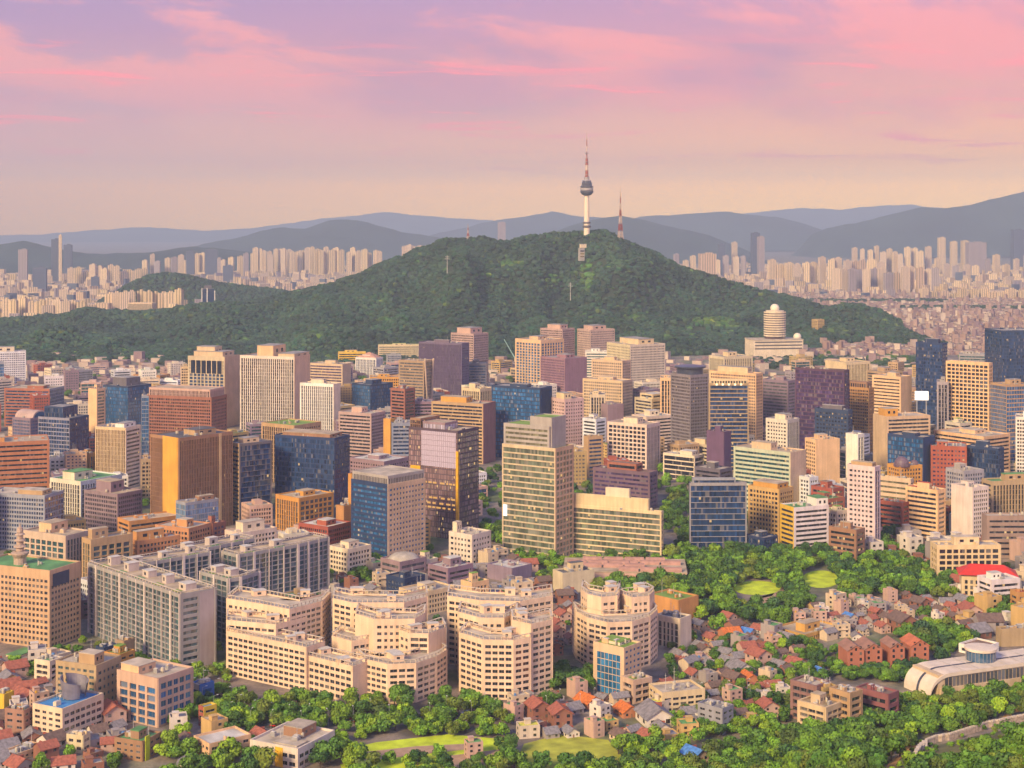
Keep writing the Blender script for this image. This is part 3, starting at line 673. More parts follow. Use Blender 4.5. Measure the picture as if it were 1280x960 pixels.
B('office_block','navy glass box right of the red perforated brick block',(1208,1248,1255),562,1280,66,L='glass',w='navy',g='navy')
B('office_block','long beige roof block behind the red perforated brick block',(1168,1230,1262),547,1380,L='ribbon',w='peach',roof='beige')
B('office_block','low cream terrace block at the foot of the beige gridded tower',(1182,1200,1214),530,1460,L='ribbon',w='cream',roof='lawn')
B('office_block','white finned narrow tower at the right edge',(1270,1270,1300),522,1330,L='tight',w='white',g='dark')
B('office_block','greenish glass office with a tall plain grey end tower',(918,988,1007),567,1210,58,L=('ribbon','palegreen'),Rr='blank',w='beige',g='teal',roof='tan')
B('office_block','flat low block with dark ribbon in front of the purple box',(869,900,914),588,1300,L='ribbon',w='dkgrey',g='dark',roof='beige')
# ---- middle rows
B('office_tower','white-finned block with cream roof hut in front of the tall beige tower',(64,101,151),603,1190,42,L='fins',Rr=('fins','white'),w='cream',g='dark',roof='green',ph=[(.1,.35,.55,.75,6,'cream')])
B('office_block','grey-brown gridded block with dark roof box before the white-finned block',(106,147,177),619,1150,42,L='tight',w=(.30,.22,.22),g='dark',roof='tan',ph=[(.2,.35,.75,.8,8,'mauve')])
B('office_block','blue-grey lattice glass block at the left edge',(-20,56,79),621,1080,56,L=('tight','steel'),Rr='darkglass',w='steel',g='navy',roof='beige',ph=[(.2,.1,.7,.5,3,'tan')])
B('office_block','peach block with yellow-lit windows left of the brown monolith',(176,176,192),575,1260,L='grid',w='tan',g=LITE,dep=20)
B('apartment_tower','teal glass apartment tower with beige piers and roof huts behind the orange pagoda-topped office',(30,82,111),671,985,44,L=('widefins','beige'),Rr=('fins','beige'),w='beige',g='teal',roof='tan',ph=[(.2,.45,.9,.75,6,'peach')],near=False)
B('apartment_tower','lower teal glass apartment wing framed by beige right of the teal tower',(104,114,164),676,975,28,L='fins',Rr='widefins',w='tan',g='teal',roof='tan',ph=[(.1,.4,.5,.9,6,'tan')],near=False)
B('office_block','orange terraced office with flat pale roof and brick grid walls',(163,172,224),678,1010,28,L='tight',Rr='grid',w=(.56,.26,.12),g='dark',roof='beige',ph=[(.05,.4,.7,.95,6,'orange')])
B('office_block','flat-roofed orange hall behind the terraced orange office',(148,162,228),653,1110,24,L='ribbon',w='orange',g='dark',roof='beige',ph=[])
B('office_block','orange block with round window wall at the centre of the orange complex',(195,236,263),662,1050,50,L='grid',w=(.58,.28,.12),g='dark',roof='beige')
B('office_block','dark red annex at the right end of the orange complex',(252,266,281),656,1070,L='grid',w='redbrown',g='purple',roof='dark')
B('office_block','low bluish glass pavilion at the foot of the brown monolith',(220,232,273),630,1090,L='glass',w='steel',g='sky',roof='tan',ph=[(.5,.3,.95,.7,3,'brown')])
B('office_block','yellow-cream stepped block with square windows right of the orange complex',(282,300,345),668,1010,34,L='grid',w='cream',g='dark',roof='beige',ph=[(.2,.3,.8,.8,6,'cream')])
B('office_tower','large grey-beige tower with glass ribbons and planted setback top',(629,694,716),562,1050,58,L=('thinrib','sand'),Rr=('bigrid','peach'),w='sand',g=GREENLIT,roof='lawn',ph=[],steps=[(.02,.12,.9,.98,15,('ribbon','grey'),('blank','grey'),'grey','olive'),(.1,.1,.85,.5,21,('blank','grey'),('blank','grey'),'grey','olive')])
B('office_block','wide low grey-green glass office with a planted stepped roof',(713,826,828),641,1045,70,L=('thinrib','sand'),w='sand',g=GREENLIT,roof='lawn',ph=[],steps=[(.08,.14,.92,.97,8,('blank','sand'),('blank','sand'),'sand','olive'),(.2,.35,.8,.6,14,('blank','cream'),('blank','cream'),'cream','dark')])
B('office_block','dark plum stone block with a recessed red portal behind the low grey-green office',(742,812,821),592,1240,62,L='ribbon',w=(.20,.11,.14),g='purple',roof='brown',steps=[(.1,.25,.9,.75,6,'ribbon','ribbon','redbrown','dark')])
B('office_block','navy block with white storey ledges standing in the trees',(862,863,932),605,1075,8,L='blank',Rr=('ledges','grey'),w='navy',g='navy',roof='dark',dep=30,ph=[],steps=[(.06,.1,.8,.9,3.5,'ledges','ledges','steel','navy')])
B('office_block','golden ornate block with square windows right of the navy ledge block',(936,974,991),613,1110,56,L='grid',w=(.64,.36,.13),g='dark',roof='tan',ph=[(.1,.1,.9,.9,4,'gold')])
B('apartment_tower','pale apartment block with yellow corner and white stair tower',(976,993,1035),636,1075,34,L=('ribbon','yellow'),Rr=('ribbon','white'),w='white',g='dark',roof='green',ph=[(.66,.0,1.0,.7,6,'white')])
B('apartment_tower','tall slender white apartment tower with two window columns',(1060,1093,1099),585,1070,64,L='small',Rr='fins',w=(.72,.54,.46),g='dark',roof='tan',ph=[(.1,.1,.9,.9,3,'tan')])
B('office_block','low block glowing with shop lights beside the slender white tower',(1037,1070,1080),664,1040,60,L='ribbon',w='brown',g=LITE,roof='tan')
B('office_block','olive-roofed cream block with dark window bands right of the slender white tower',(1097,1138,1141),600,1180,66,L='widerib',w='sand',g='olive',roof='lawn')
B('office_block','cream ribbon block with red roof clutter beside the red brick hall',(1133,1172,1181),614,1120,60,L='ribbon',w='peach',g='dark',roof='red')
B('office_block','red brick hall in the lane behind the slender white tower',(1098,1128,1136),630,1130,62,L='ribbon',w='brick',g='dark',roof='brown')
B('office_tower','plain white tower with panel joints above the red-roofed house',(1190,1216,1235),611,1110,46,L='blank',Rr='tight',w=(.74,.60,.54),g='dark',roof='beige')
B('office_block','tan complex with tall slots behind the white panel tower',(1228,1240,1300),603,1140,30,L='ribbon',Rr='fins',w='tan',g='dark',roof='palegreen' if False else 'green')
B('office_block','long grey-brown office with lit ribbon windows at the right edge',(1228,1234,1300),646,1060,18,L='blank',Rr='widerib',w=(.42,.27,.2),g=LITE,roof='beige',ph=[])
B('school_block','flat cream block with one row of big windows before the white panel tower',(1164,1172,1250),683,985,18,L='bigrid',w='sand',g='dark',roof='beige',ph=[(.3,.3,.7,.8,5,'sand')])
B('office_block','grey block with red-brown inset below the navy glass box',(1183,1205,1229),590,1210,L='grid',w='grey',g='navy',roof='beige')
B('domed_hall','orange hall with a dark dome left of the dark blue glass block',(1110,1125,1152),584,1230,L='grid',w='gold',g='dark',roof='tan',ph=[])
B('office_block','low red brick block by the grey end tower',(1015,1040,1054),612,1180,L='ribbon',w='brick',g='dark',roof='brown')
B('office_block','small teal-topped brick block behind the pale apartment block',(1013,1034,1055),625,1130,L='ribbon',w='redbrown',g='teal',roof='green')
B('office_block','tiny white-roofed block left of the pale apartments',(1000,1012,1022),598,1210,L='grid',w='white',roof='white')
B('office_block','cream block with lawn roof between the pale apartments and the slender tower',(1030,1046,1062),640,1110,L='grid',w='cream',roof='lawn')
B('office_block','dark base block under the golden ornate block',(932,955,972),674,1065,L='glass',w='navy',g='navy')
B('chapel','beige chapel-like block with crossed lattice wall and chimney',(562,590,613),670,1035,50,L='small',w='cream',g='dark',roof='beige',ph=[(.1,.75,.35,.95,7,'cream')])
B('office_block','grey dome-roofed pavilion with strip windows above the pink houses',(477,500,532),704,985,40,L='ribbon',w='mauve',g='grey',roof='beige',ph=[])
B('office_block','small olive-cream block right of the grey domed pavilion',(515,530,546),702,1000,L='grid',w='cream',g='dark',roof='lawn',units=2)
B('office_block','low mauve block with strip window below the chapel',(536,560,590),712,975,L='ribbon',w='mauve',g='dark',roof='white')
B('office_block','low dark navy block left of the yellow-lit cream block',(484,506,530),725,935,L='grid',w='navy',g='navy',roof='dark')
B('office_block','yellow-lit cream block with tall slot windows behind the peach apartments',(500,524,568),743,900,38,L='grid',Rr='tight',w='sand',g='dark',roof='beige')
B('office_block','peach block with roof garden left of the mauve low hall',(577,590,610),730,925,L='blank',Rr='grid',w='peach',roof='lawn')
B('office_block','long mauve hall with pale roof right of the chapel',(610,640,664),712,985,L='blank',w='mauve',roof='white',ph=[])
B('office_block','grey-blue block with punched windows left of the second peach apartments',(402,420,437),742,900,L='tight',w='grey',g='navy',roof='tan')
B('museum_hall','cream angular hall with dark slate panel right of the brick cottages',(692,704,742),718,955,30,L='blank',Rr='blank',w='sand',g='dark',roof='dark')
B('office_block','orange hall with lawn roof behind the fourth peach apartments',(812,848,872),752,880,L='blank',w='orange',roof='lawn',ph=[])
B('office_block','gable-end white building with black strip windows and slate roof',(822,850,863),775,830,56,L='fins',Rr='blank',w='cream',g='dark',roof='dark',ph=[])
# ---- front left
B('office_tower','orange office with square windows carrying a pagoda on a green roof',(-30,62,100),715,830,50,L=(3.3,1.6,2.7,1.1,.35,4.5,1.2),Rr=(3.3,1.6,2.7,1.1,.35,8.0,1.2),w=(.60,.37,.19),g='dark',roof='green',ph=[],near=True)
B('office_block','white office with blue roof and a grey split-cone roof sculpture',(42,78,128),888,680,46,L='apt',Rr='aptrow',w='cream',g='dark',roof='blue',ph=[])
B('office_block','beige block with blue-glazed slots and a dark square window grid',(149,198,240),850,700,44,L='widefins',Rr='bigrid',w=(.6,.42,.28),g='blue',roof='beige',ph=[(.0,.5,.5,.95,4,'peach')])
B('office_block','tall tan slab with green-glass flank behind the blue-roofed office',(71,120,150),834,714,52,L='apt',Rr='small',w='tan',g='teal',roof='beige',ph=[(.1,.1,.5,.5,5,'tan')])
B('office_block','brown block with a lime-green stripe at the bottom edge',(144,178,201),929,655,54,L='villa',w=(.34,.2,.12),g='dark',roof='green')
B('office_block','yellow and white block with angular brown roof hut at the bottom edge',(314,372,417),938,645,54,L=('aptrow','cream'),w='cream',g='dark',roof='beige',ph=[(.5,.3,.9,.7,4,'brown'),(.1,.1,.4,.6,.3,'grey')])
B('shop_block','blue-clad block with a turquoise-roofed kiosk by the road',(240,250,266),858,735,L='ribbon',Rr=('ribbon','blue'),w='grey',g='blue',roof='beige')
B('shop_block','red and yellow kiosk with a blue roof in front of the blue-clad block',(249,255,270),886,700,L=('villa','brick'),Rr=('villa','yellow'),w='brick',roof='blue',ph=[],units=0)
B('office_block','low long block with bright green roof at the left edge',(-30,20,78),838,800,50,L='blank',Rr='villa',w='sand',roof='green')
B('office_block','orange block with green roof behind the tan slab',(131,150,168),820,775,L='villa',w='gold',roof='lawn')
B('office_block','navy glass block before the dark apartment slab',(120,130,149),812,790,L='glass',w='navy',g='blue',roof='dark')
B('office_block','plain brown block against the dark apartment slab',(145,155,167),803,800,L='blank',w='tan')
B('office_block','old brick block with maroon awning left of the blue-roofed office',(7,30,42),890,685,L='villa',w=(.4,.2,.13),roof='green')
B('office_block','white ribbon-balconied block with green roof left of the tan slab',(46,62,76),828,770,L='balc',w='cream',roof='green')
B('shop_block','yellow-framed billboard block at the left edge',(-10,5,16),870,720,L='blank',w='yellow',roof='beige')
B('office_block','low grey-roofed beige block with dark windows at the bottom left corner',(4,20,54),945,655,38,L='villa',w='peach',roof='white')
B('office_block','pale orange block with dark stair slot beside the blue-roofed office',(84,104,112),922,665,L='villa',w='sand',roof='beige')
B('shop_block','long pink-roofed market hall behind the bottom trees',(243,262,313),932,655,28,L='villa',w='peach',roof='white',ph=[],units=1)
# ---- front middle and right
B('office_block','small block with blue curtain-glass front before the fourth peach apartments',(742,780,801),812,745,54,L=(3.6,.35,2.4,.16,.12,3.5,2.6),Rr='villa',w='peach',g=glass_mat((.02,.15,.33), lit=0, blind=0),roof='lawn',near=False,ph=[(.3,.3,.9,.9,1.5,'cream')])
B('shop_block','glass-balconied cafe block right of the blue curtain-glass block',(780,792,812),852,735,L='balc',w='beige',roof='lawn')
B('shop_block','long shop row with signboards under the street trees',(812,828,880),868,720,24,L='villa',Rr='aptrow',w='sand',roof='beige',ph=[])
B('office_block','grey flat-roofed block with a purple end below the street',(873,903,916),888,690,L='villa',w='steel',roof='grey')
B('villa_block','brown brick balcony flats with stepped roof terraces',(991,1020,1035),859,705,56,L='balc',w=(.30,.15,.12),roof='beige')
B('villa_block','ochre flats squeezed between the brown brick flats and the tan flats',(1018,1030,1046),862,705,L='villa',w='ochre',roof='tan')
B('villa_block','tan flats with white balconies beside the ochre flats',(1040,1062,1075),868,695,L='balc',w='tan',roof='white')
B('villa_block','white-parapet low flats in front of the brown brick flats',(1000,1032,1053),886,690,56,L='balc',w='beige',roof='tan')
B('villa_block','long maroon flats with stone wall next to the curved-roof museum',(1072,1110,1122),870,705,L='ribbon',w=(.30,.10,.10),roof='brown')
B('school_block','yellow-orange school with many windows among the village roofs',(968,1006,1050),795,845,50,L='tight',w=(.66,.36,.10),g='dark',roof='tan')
B('office_block','red glazed house with orange lower floor at the right edge',(1264,1272,1300),742,900,L='ribbon',w='orange',roof='red')
B('office_block','white terraced villa with long flat eaves below the red-roofed house',(1223,1240,1274),727,915,L='ribbon',w='white',roof='white')
B('office_block','blue-pooled low block at the right edge above the museum',(1246,1252,1300),788,835,L='blank',w='tan',roof='brown')
# ---------------------------------------------------------------- the big housing estates and other special buildings
def strip(pts, th):
    """footprint from front corners (photo pixel, depth) and a thickness behind them"""
    f = [at(x, Y=D) for x, D in pts]
    d = (f[-1]-f[0]).to_2d().normalized(); nb = Vector((-d.y, d.x))*th
    return np.array([(p.x, p.y) for p in f]+[(p.x+nb.x, p.y+nb.y) for p in reversed(f)])
def estate(name, label, cat, vols, group=None):
    c = np.mean(np.concatenate([v.poly for v in vols]), 0)
    root = empty(name, (c[0], c[1], 0), 0, label, cat, group)
    for i, v in enumerate(vols):
        FOOT.append((*v.poly.mean(0), .5*np.abs(v.poly-v.poly.mean(0)).max()*1.6, None, v.poly, None, v.z1))
        v.poly = v.poly-c
        v.rf = make_volume(root, v, -c, i == 0)
    return root, c
def railing(root, poly, z, h=1.7, step=2.6, t=.16):
    mb = MB(); n = len(poly)
    for i in range(n):
        p0, p1 = poly[i], poly[(i+1) % n]; d = p1-p0; Ln = float(np.hypot(*d))
        if Ln < .5: continue
        e = d/Ln; nn = np.array([e[1], -e[0]]); k = max(1, int(Ln/step))
        B = [(-.1, Ln+.1, -.55, .35, z+h, z+h+.22)]+[(j*Ln/k-t, j*Ln/k+t, -.2, .1, z, z+h) for j in range(k)]
        mb.frame_boxes(B, p0, e, nn)
    mb.build('roof_railing', plain_mat('railing_paint', (.62,.50,.38), .7), root)
def hut(root, x, y, z, w, d, h, rz, c, roof='white'):
    mb = MB(); mb.box(-w/2, -d/2, 0, w/2, d/2, h); mb.box(-w/2-.2, -d/2-.2, h, w/2+.2, d/2+.2, h+.3, 1); mb.box(-w*.2, -d/2-.03, h*.3, w*.1, -d/2+.1, h*.75, 2)
    mb.build('roof_hut', [WM(c), RM(roof), G_DARK], root, loc=(x, y, z), rz=rz)
PW = (.78,.555,.385)
def peach_estate(label, vols):
    V = [Vol(strip(p, th), -.5, h, f if isinstance(f, list) else [f], PW, 'dark', 'beige', .7, True) for p, th, h, f in vols]
    root, c = estate('apartment_block', label, 'apartment block', V, 'peach stepped apartment blocks')
    r = random.Random(len(label))
    for v in V:
        railing(v.rf, v.poly, v.z1+.7)
        m = v.poly.mean(0); q = inset(v.poly, .5)
        for k in range(2):
            p = q[r.randrange(len(q))]; hut(v.rf, p[0], p[1], v.z1, r.uniform(4, 7), r.uniform(3, 5), r.uniform(2.4, 3.6), r.uniform(0, .8), PW)
peach_estate('peach stepped apartment block with a long low front wing, west end of its row',
 [([(284,806),(325,795),(362,783),(402,800)], 20, 33, ['small','small','aptrow','aptrow']), ([(284,785),(345,776),(383,792)], 15, 27, 'aptrow'),
  ([(284,783),(383,752)], 13, 22, 'aptrow'), ([(372,758),(441,735)], 12, 17.5, ['aptrow','blank','aptrow','aptrow'])])
peach_estate('peach stepped apartment block with a rounded front wing and stacked towers, second in its row',
 [([(417,800),(440,791),(505,791),(534,804)], 18, 34.5, 'aptrow'), ([(445,776),(468,765),(518,766),(530,776)], 14, 32.5, ['blank','small','small','aptrow']),
  ([(416,773),(440,763),(466,769)], 14, 22, ['blank','aptrow','aptrow']), ([(500,764),(512,758),(536,757),(557,768)], 14, 27.5, ['small','balc','blank','aptrow']), ([(456,744),(485,735),(520,737),(545,748),(558,760)], 14, 18.5, 'aptrow')])
peach_estate('peach stepped apartment block with a tall right-hand tower, third in its row',
 [([(560,802),(600,792),(650,790),(690,802)], 18, 35.4, 'aptrow'), ([(573,778),(600,766),(630,766),(645,776)], 14, 33, ['aptrow','small','aptrow']),
  ([(575,755),(604,742),(642,741),(663,746)], 14, 28.5, 'aptrow'), ([(641,756),(664,748),(690,757)], 15, 34.5, ['blank','aptrow'])])
peach_estate('peach drum-shaped apartment block behind the small blue curtain-glass block',
 [([(721,810),(735,797),(760,788),(790,790),(812,800),(821,814)], 16, 25, 'aptrow'), ([(727,822),(735,811),(752,805),(770,808),(774,820)], 14, 34, ['small','blank','small','balc']),
  ([(776,818),(790,808),(811,812),(817,824)], 13, 33, ['blank','small','blank'])])
def slab_estate(label, vols):
    def cut(P, f): return P if len(f) < 5 else np.insert(P, 2, P[1]*.45+P[2]*.55, 0)
    V = [Vol(cut(strip(p, th), f), -.5, h, f, (.36,.33,.32), G_SLAB, 'tan', .8, False) for p, th, h, f in vols]
    root, c = estate('apartment_slab', label, 'apartment slab', V, 'dark glazed apartment slabs with pale piers')
    r = random.Random(len(label)*3)
    for v in V:
        P = v.poly; a = math.atan2(*(P[1]-P[0])[::-1])
        for i_ in range(len(P)):
            f_ = v.faces[i_ % len(v.faces)]
            if f_ != SL: continue
            d_ = P[(i_+1) % len(P)]-P[i_]; Ln = float(np.hypot(*d_)); e_ = d_/Ln; n_ = np.array([e_[1], -e_[0]]); kk = max(1, int(Ln/8.8))
            for q in range(kk+1):
                m = MB(); w_ = 1.5 if q % 3 == 1 else .45; m.frame_boxes([(Ln*q/kk-w_/2, Ln*q/kk+w_/2, .3, 1.15, -.5, v.z1+.9)], P[i_], e_, n_); m.build('pier', WM((.66,.55,.50)), root)
        if len(v.faces) == 5:
            m = MB(); d_ = P[3]-P[2]; Ln = float(np.hypot(*d_)); e_ = d_/Ln; m.frame_boxes([(.1, Ln, .42, .5, -.5, v.z1)], P[2], e_, np.array([e_[1], -e_[0]])); m.build('end_panel', WM((.40,.33,.33)), root)
        railing(v.rf, P, v.z1+.8, 1.0, 3)
        k = max(2, int(np.hypot(*(P[1]-P[0]))/17))
        for j in range(k):
            t = (j+.5)/k; p = (P[0]*(1-t)+P[1]*t)*.5+(P[-1]*(1-t)+P[-2]*t)*.5
            hut(v.rf, p[0], p[1], v.z1, r.uniform(4, 7.5), r.uniform(4, 6.5), r.uniform(2.8, 4.6), a, (.55,.45,.40))
            mb = MB(); q = P[0]*(1-t)+P[1]*t+(P[-1]-P[0])*.2; mb.box(-3.5, -1.6, 0, 3.5, 1.6, .25)
            mb.build('roof_lawn', RM('lawn' if r.random() < .6 else 'green'), v.rf, loc=(q[0], q[1], v.z1), rz=a)
G_SLAB = glass_mat((.045,.09,.11), lit=.003, blind=.3, blindcol=(.26,.29,.30))
SL = (2.9,.5,4.4,.5,.8,1.2,1.2)
slab_estate('long dark apartment slab with white piers receding from its grey end wall beside the orange pagoda-topped office', [([(112,864),(226,790)], 20, 39, [SL,'ribbon','blank',SL,SL])])
slab_estate('dark apartment slab with roof lawns directly behind the longest dark slab', [([(160,862),(262,898)], 15, 38, [SL])])
slab_estate('dark apartment slab squeezed between the longest dark slab and the peach apartments', [([(252,856),(286,838),(300,842)], 16, 36, [SL])])
slab_estate('teal-dark apartment slab with one broad pale pier in front of the beige cube office', [([(298,914),(372,944),(410,965)], 15, 33, [SL])])
slab_estate('apartment slab with pink roof huts behind the slab with one broad pale pier', [([(228,905),(318,948)], 15, 36, [SL])])
# stone pagoda-like tower on the orange office roof
def pagoda():
    zt = zat(715, 845); p = at(25, Y=850)
    root = empty('pagoda_tower', (p.x, p.y, zt), 0, 'tiered stone pagoda-shaped tower standing on the orange office roof', 'tower')
    st = plain_mat('pagoda_stone', (.46,.33,.26), .85, scale=1.0)
    mb = MB(); mb.lathe([(5, 0), (5, 2), (3.4, 2.2), (3.4, 7), (4.9, 9.2), (4.9, 10), (2.6, 10.6)], seg=16); mb.build('base', st, root)
    z = 10.6
    for r_, h in ((3.6, 3.6), (3.2, 3.4), (2.8, 3.2)):
        m = MB(); m.lathe([(r_*.62, z), (r_*.62, z+h*.6), (r_, z+h*.68), (r_*.95, z+h*.8), (r_*.6, z+h)], seg=16); m.build('tier', st, root); z += h
    m = MB(); m.lathe([(1.6, z), (1.9, z+1), (1.5, z+3), (.5, z+3.4), (.1, z+6)], seg=10); m.build('finial', st, root)
pagoda()
# sign panel on the orange office and the split-cone sculpture are parts of their buildings
def part_on(label_start):
    for h in HAND:
        if h[0]['label'].startswith(label_start): return h[0]
ro = part_on('orange office with square windows')
m = MB(); m.box(1.0, -.75, 0, 14.5, -.45, 7.0); t_, s_, H_ = None, None, zat(715, 830)
_c = [o for o in ro.children if o.name.startswith('roof')][0]
bb = np.array([v.co[:] for v in _c.data.vertices]); m.build('sign_panel', plain_mat('sign_navy', (.03,.035,.09), .4), ro, loc=(bb[:,0].min()+1, bb[:,1].min(), H_-8.6))
rw = part_on('white office with blue roof')
zc = zat(888, 680); m = MB()
for sgn, x0 in ((1, 0), (-1, 0)):
    ang = np.linspace(R(-70), R(80), 13)
    for a0, a1 in zip(ang[:-1], ang[1:]):
        q = lambda a, z, r_: (4.8+sgn*0+r_*math.cos(a)*sgn, r_*math.sin(a), z)
        m.quads([[q(a0, .5, 5.2), q(a1, .5, 5.2), q(a1, 8.5+a1*1.2, 6.4), q(a0, 8.5+a0*1.2, 6.4)]])
        m.quads([[q(a0, .5, 4.9), q(a1, .5, 4.9), q(a1, 8.5+a1*1.2, 6.0), q(a0, 8.5+a0*1.2, 6.0)]])
        m.quads([[q(a0, 8.5+a0*1.2, 6.0), q(a1, 8.5+a1*1.2, 6.0), q(a1, 8.5+a1*1.2, 6.4), q(a0, 8.5+a0*1.2, 6.4)]])
m.build('roof_sculpture', plain_mat('zinc', (.26,.23,.27), .5, .3), rw, loc=(-1, 0, zc))
# lime stripe, yellow strip, cylinder head, dome, drum
def add_part(start, fn):
    r_ = part_on(start); c = [o for o in r_.children if o.name.startswith('roof') and o.data.name.startswith('roof')][0]
    b = np.array([v.co[:] for v in c.data.vertices]); fn(r_, b.min(0), b.max(0))
def stripe(r_, lo, hi):
    m = MB(); m.box(lo[0]+1.2, lo[1]-.9, 0, lo[0]+4.2, lo[1]-.4, hi[2]+2.5); m.build('lime_fin', plain_mat('lime_paint', (.45,.50,.02), .6), r_)
add_part('brown block with a lime', stripe)
def ystrip(r_, lo, hi):
    for u in (.3,):
        m = MB(); y = lo[1]+(hi[1]-lo[1])*u; m.box(lo[0]-.75, y, 0, lo[0]-.5, y+4, hi[2]); m.build('yellow_panel', plain_mat('yellow_panel_paint', (.75,.40,.02), .6), r_)
add_part('yellow and white block', ystrip)
def cyl(r_, lo, hi):
    c = (lo+hi)/2; m = MB(); m.lathe([(13, 0), (13, 6), (15.5, 6.3), (15.5, 7.8), (9, 8.6), (0, 9)], seg=28); m.build('cylinder_head', [plain_mat('dark_cylinder', (.05,.06,.10), .3)], r_, loc=(c[0]+4, c[1]+4, hi[2]))
add_part('grey grid tower with dark cylinder', cyl)
def dome(r_, lo, hi):
    c = (lo+hi)/2; m = MB(); m.lathe([(6.5, 0), (6.5, 2)]+[(5.8*math.cos(a), 2+6*math.sin(a)) for a in np.linspace(0, 1.57, 7)], seg=20); m.build('dome', plain_mat('dome_slate', (.16,.10,.13), .5), r_, loc=(c[0]-6, c[1]-4, hi[2]))
    m = MB(); m.lathe([(3.2, 0)]+[(3.2*math.cos(a), 1+3.2*math.sin(a)) for a in np.linspace(0, 1.57, 6)], seg=16); m.build('small_dome', plain_mat('dome_slate', (.16,.10,.13), .5), r_, loc=(c[0]+8, c[1]-2, hi[2]))
add_part('orange hall with a dark dome', dome)
def pavdome(r_, lo, hi):
    c = (lo+hi)/2; m = MB(); m.lathe([(10*math.cos(a), 4.2*math.sin(a)) for a in np.linspace(0, 1.57, 8)], seg=24); m.build('dome', plain_mat('dome_grey', (.44,.37,.30), .7), r_, loc=(c[0], c[1], hi[2]))
add_part('grey dome-roofed', pavdome)
def pyr(r_, lo, hi):
    m = MB(); c = (lo+hi)/2; h = 9
    q = [(lo[0]-1, lo[1]-1), (hi[0]+1, lo[1]-1), (hi[0]+1, hi[1]+1), (lo[0]-1, hi[1]+1)]
    for i in range(4): m.tris([((*q[i], hi[2]), (*q[(i+1) % 4], hi[2]), (c[0], c[1], hi[2]+h))])
    m.build('pyramid_roof', plain_mat('pale_red_roof', (.52,.26,.18), .8), r_)
add_part('pillared hall', pyr)
def goldline(r_, lo, hi):
    m = MB(); m.box(lo[0]-.9, lo[1]-.9, 0, lo[0]+.9, lo[1]+1.0, hi[2]*.82); m.build('gold_corner', plain_mat('gold_panel', (.80,.42,.02), .35), r_)
    m = MB(); m.box(lo[0]-.8, hi[1]-11, 40, lo[0]-.3, hi[1]-2, 52); m.build('gold_panel', plain_mat('gold_panel', (.80,.42,.02), .35), r_)
    m = MB(); m.box(lo[0]-.62, lo[1]+1.2, hi[2]*.66, lo[0]-.2, hi[1]-12, hi[2]-1); m.build('sky_reflection', plain_mat('painted_sky_reflection', (.46,.38,.50), .55, var=.12, scale=.5), r_)  # last panel: the sky's pale reflection painted as a matte lilac colour
add_part('violet mirror-glass tower', goldline)
def ribgold(r_, lo, hi):
    m = MB(); d = hi[1]-lo[1]; m.box(lo[0]-.9, lo[1]+d*.02, 0, lo[0]-.3, lo[1]+d*.56, hi[2]+1); m.build('golden_stripe', wall_mat((.72,.36,.06)), r_)
    m = MB(); d = hi[0]-lo[0]; m.box(lo[0]+d*.74, lo[1]-.85, 0, lo[0]+d*.79, lo[1]-.3, hi[2]+.6); m.build('pale_stripe', wall_mat((.62,.42,.22)), r_)
add_part('brown monolith', ribgold)
def arches(r_, lo, hi):
    mt = wall_mat((.58,.42,.30)); y = lo[1]-.9
    for x0, x1 in ((lo[0], lo[0]+(hi[0]-lo[0])*.45), (hi[0], lo[0]+(hi[0]-lo[0])*.62)):
        m = MB(); pts = [(x0+(x1-x0)*(t**2.2), hi[2]*(1-(t**2.2))+6*math.sin(t*3.14)) for t in np.linspace(0, 1, 12)]
        for a_, b_ in zip(pts[:-1], pts[1:]): m.tube((a_[0], y, a_[1]), (b_[0], y, b_[1]), 1.2, seg=5)
        m.build('arch_rib', mt, r_)
add_part('glass block framed by sloping', arches)
def roundtop(r_, lo, hi):
    m = MB(); n = 12; y0, y1 = lo[1], hi[1]; c = (lo[0]+hi[0])/2; rr = (hi[0]-lo[0])/2*.8
    m2 = MB()
    for a0, a1 in zip(np.linspace(0, math.pi, n+1)[:-1], np.linspace(0, math.pi, n+1)[1:]):
        P = lambda a, y, k=1: (c+rr*k*math.cos(a), y, hi[2]+rr*.75*k*math.sin(a))
        m.quads([[P(a0, y0), P(a0, y1), P(a1, y1), P(a1, y0)]]); m2.tris([(P(a0, y0), P(a1, y0), (c, y0, hi[2]))])
        m.quads([[P(a0, y0-.6), P(a1, y0-.6), P(a1, y0-.6, .82), P(a0, y0-.6, .82)], [P(a0, y0-.6), P(a0, y0), P(a1, y0), P(a1, y0-.6)]])
    m.build('vault_roof', wall_mat((.50,.34,.30)), r_); m2.build('arch_window', GM('blue'), r_)
add_part('mauve block with round-arched', roundtop)
# white billboard
def billboard():
    p = at(1152, Y=1500); z1, z0 = zat(489, 1500), zat(500, 1500)
    r_ = empty('billboard', (p.x, p.y, 0), R(-8), 'bright white lit billboard left of the beige gridded tower', 'billboard')
    m = MB(); m.box(-6.5, -.3, z0, 6.5, .3, z1); e, nt, b = new_mat('screen_light'); b.inputs['Emission Color'].default_value = (1,.93,.82,1); b.inputs['Emission Strength'].default_value = .85
    m.build('screen', e, r_)
    m = MB(); m.box(-6.9, -.1, z0-.5, 6.9, .5, z0-.02); m.box(-5, .1, 0, -4, .9, z0); m.box(4, .1, 0, 5, .9, z0); m.build('frame', METAL, r_)
billboard()
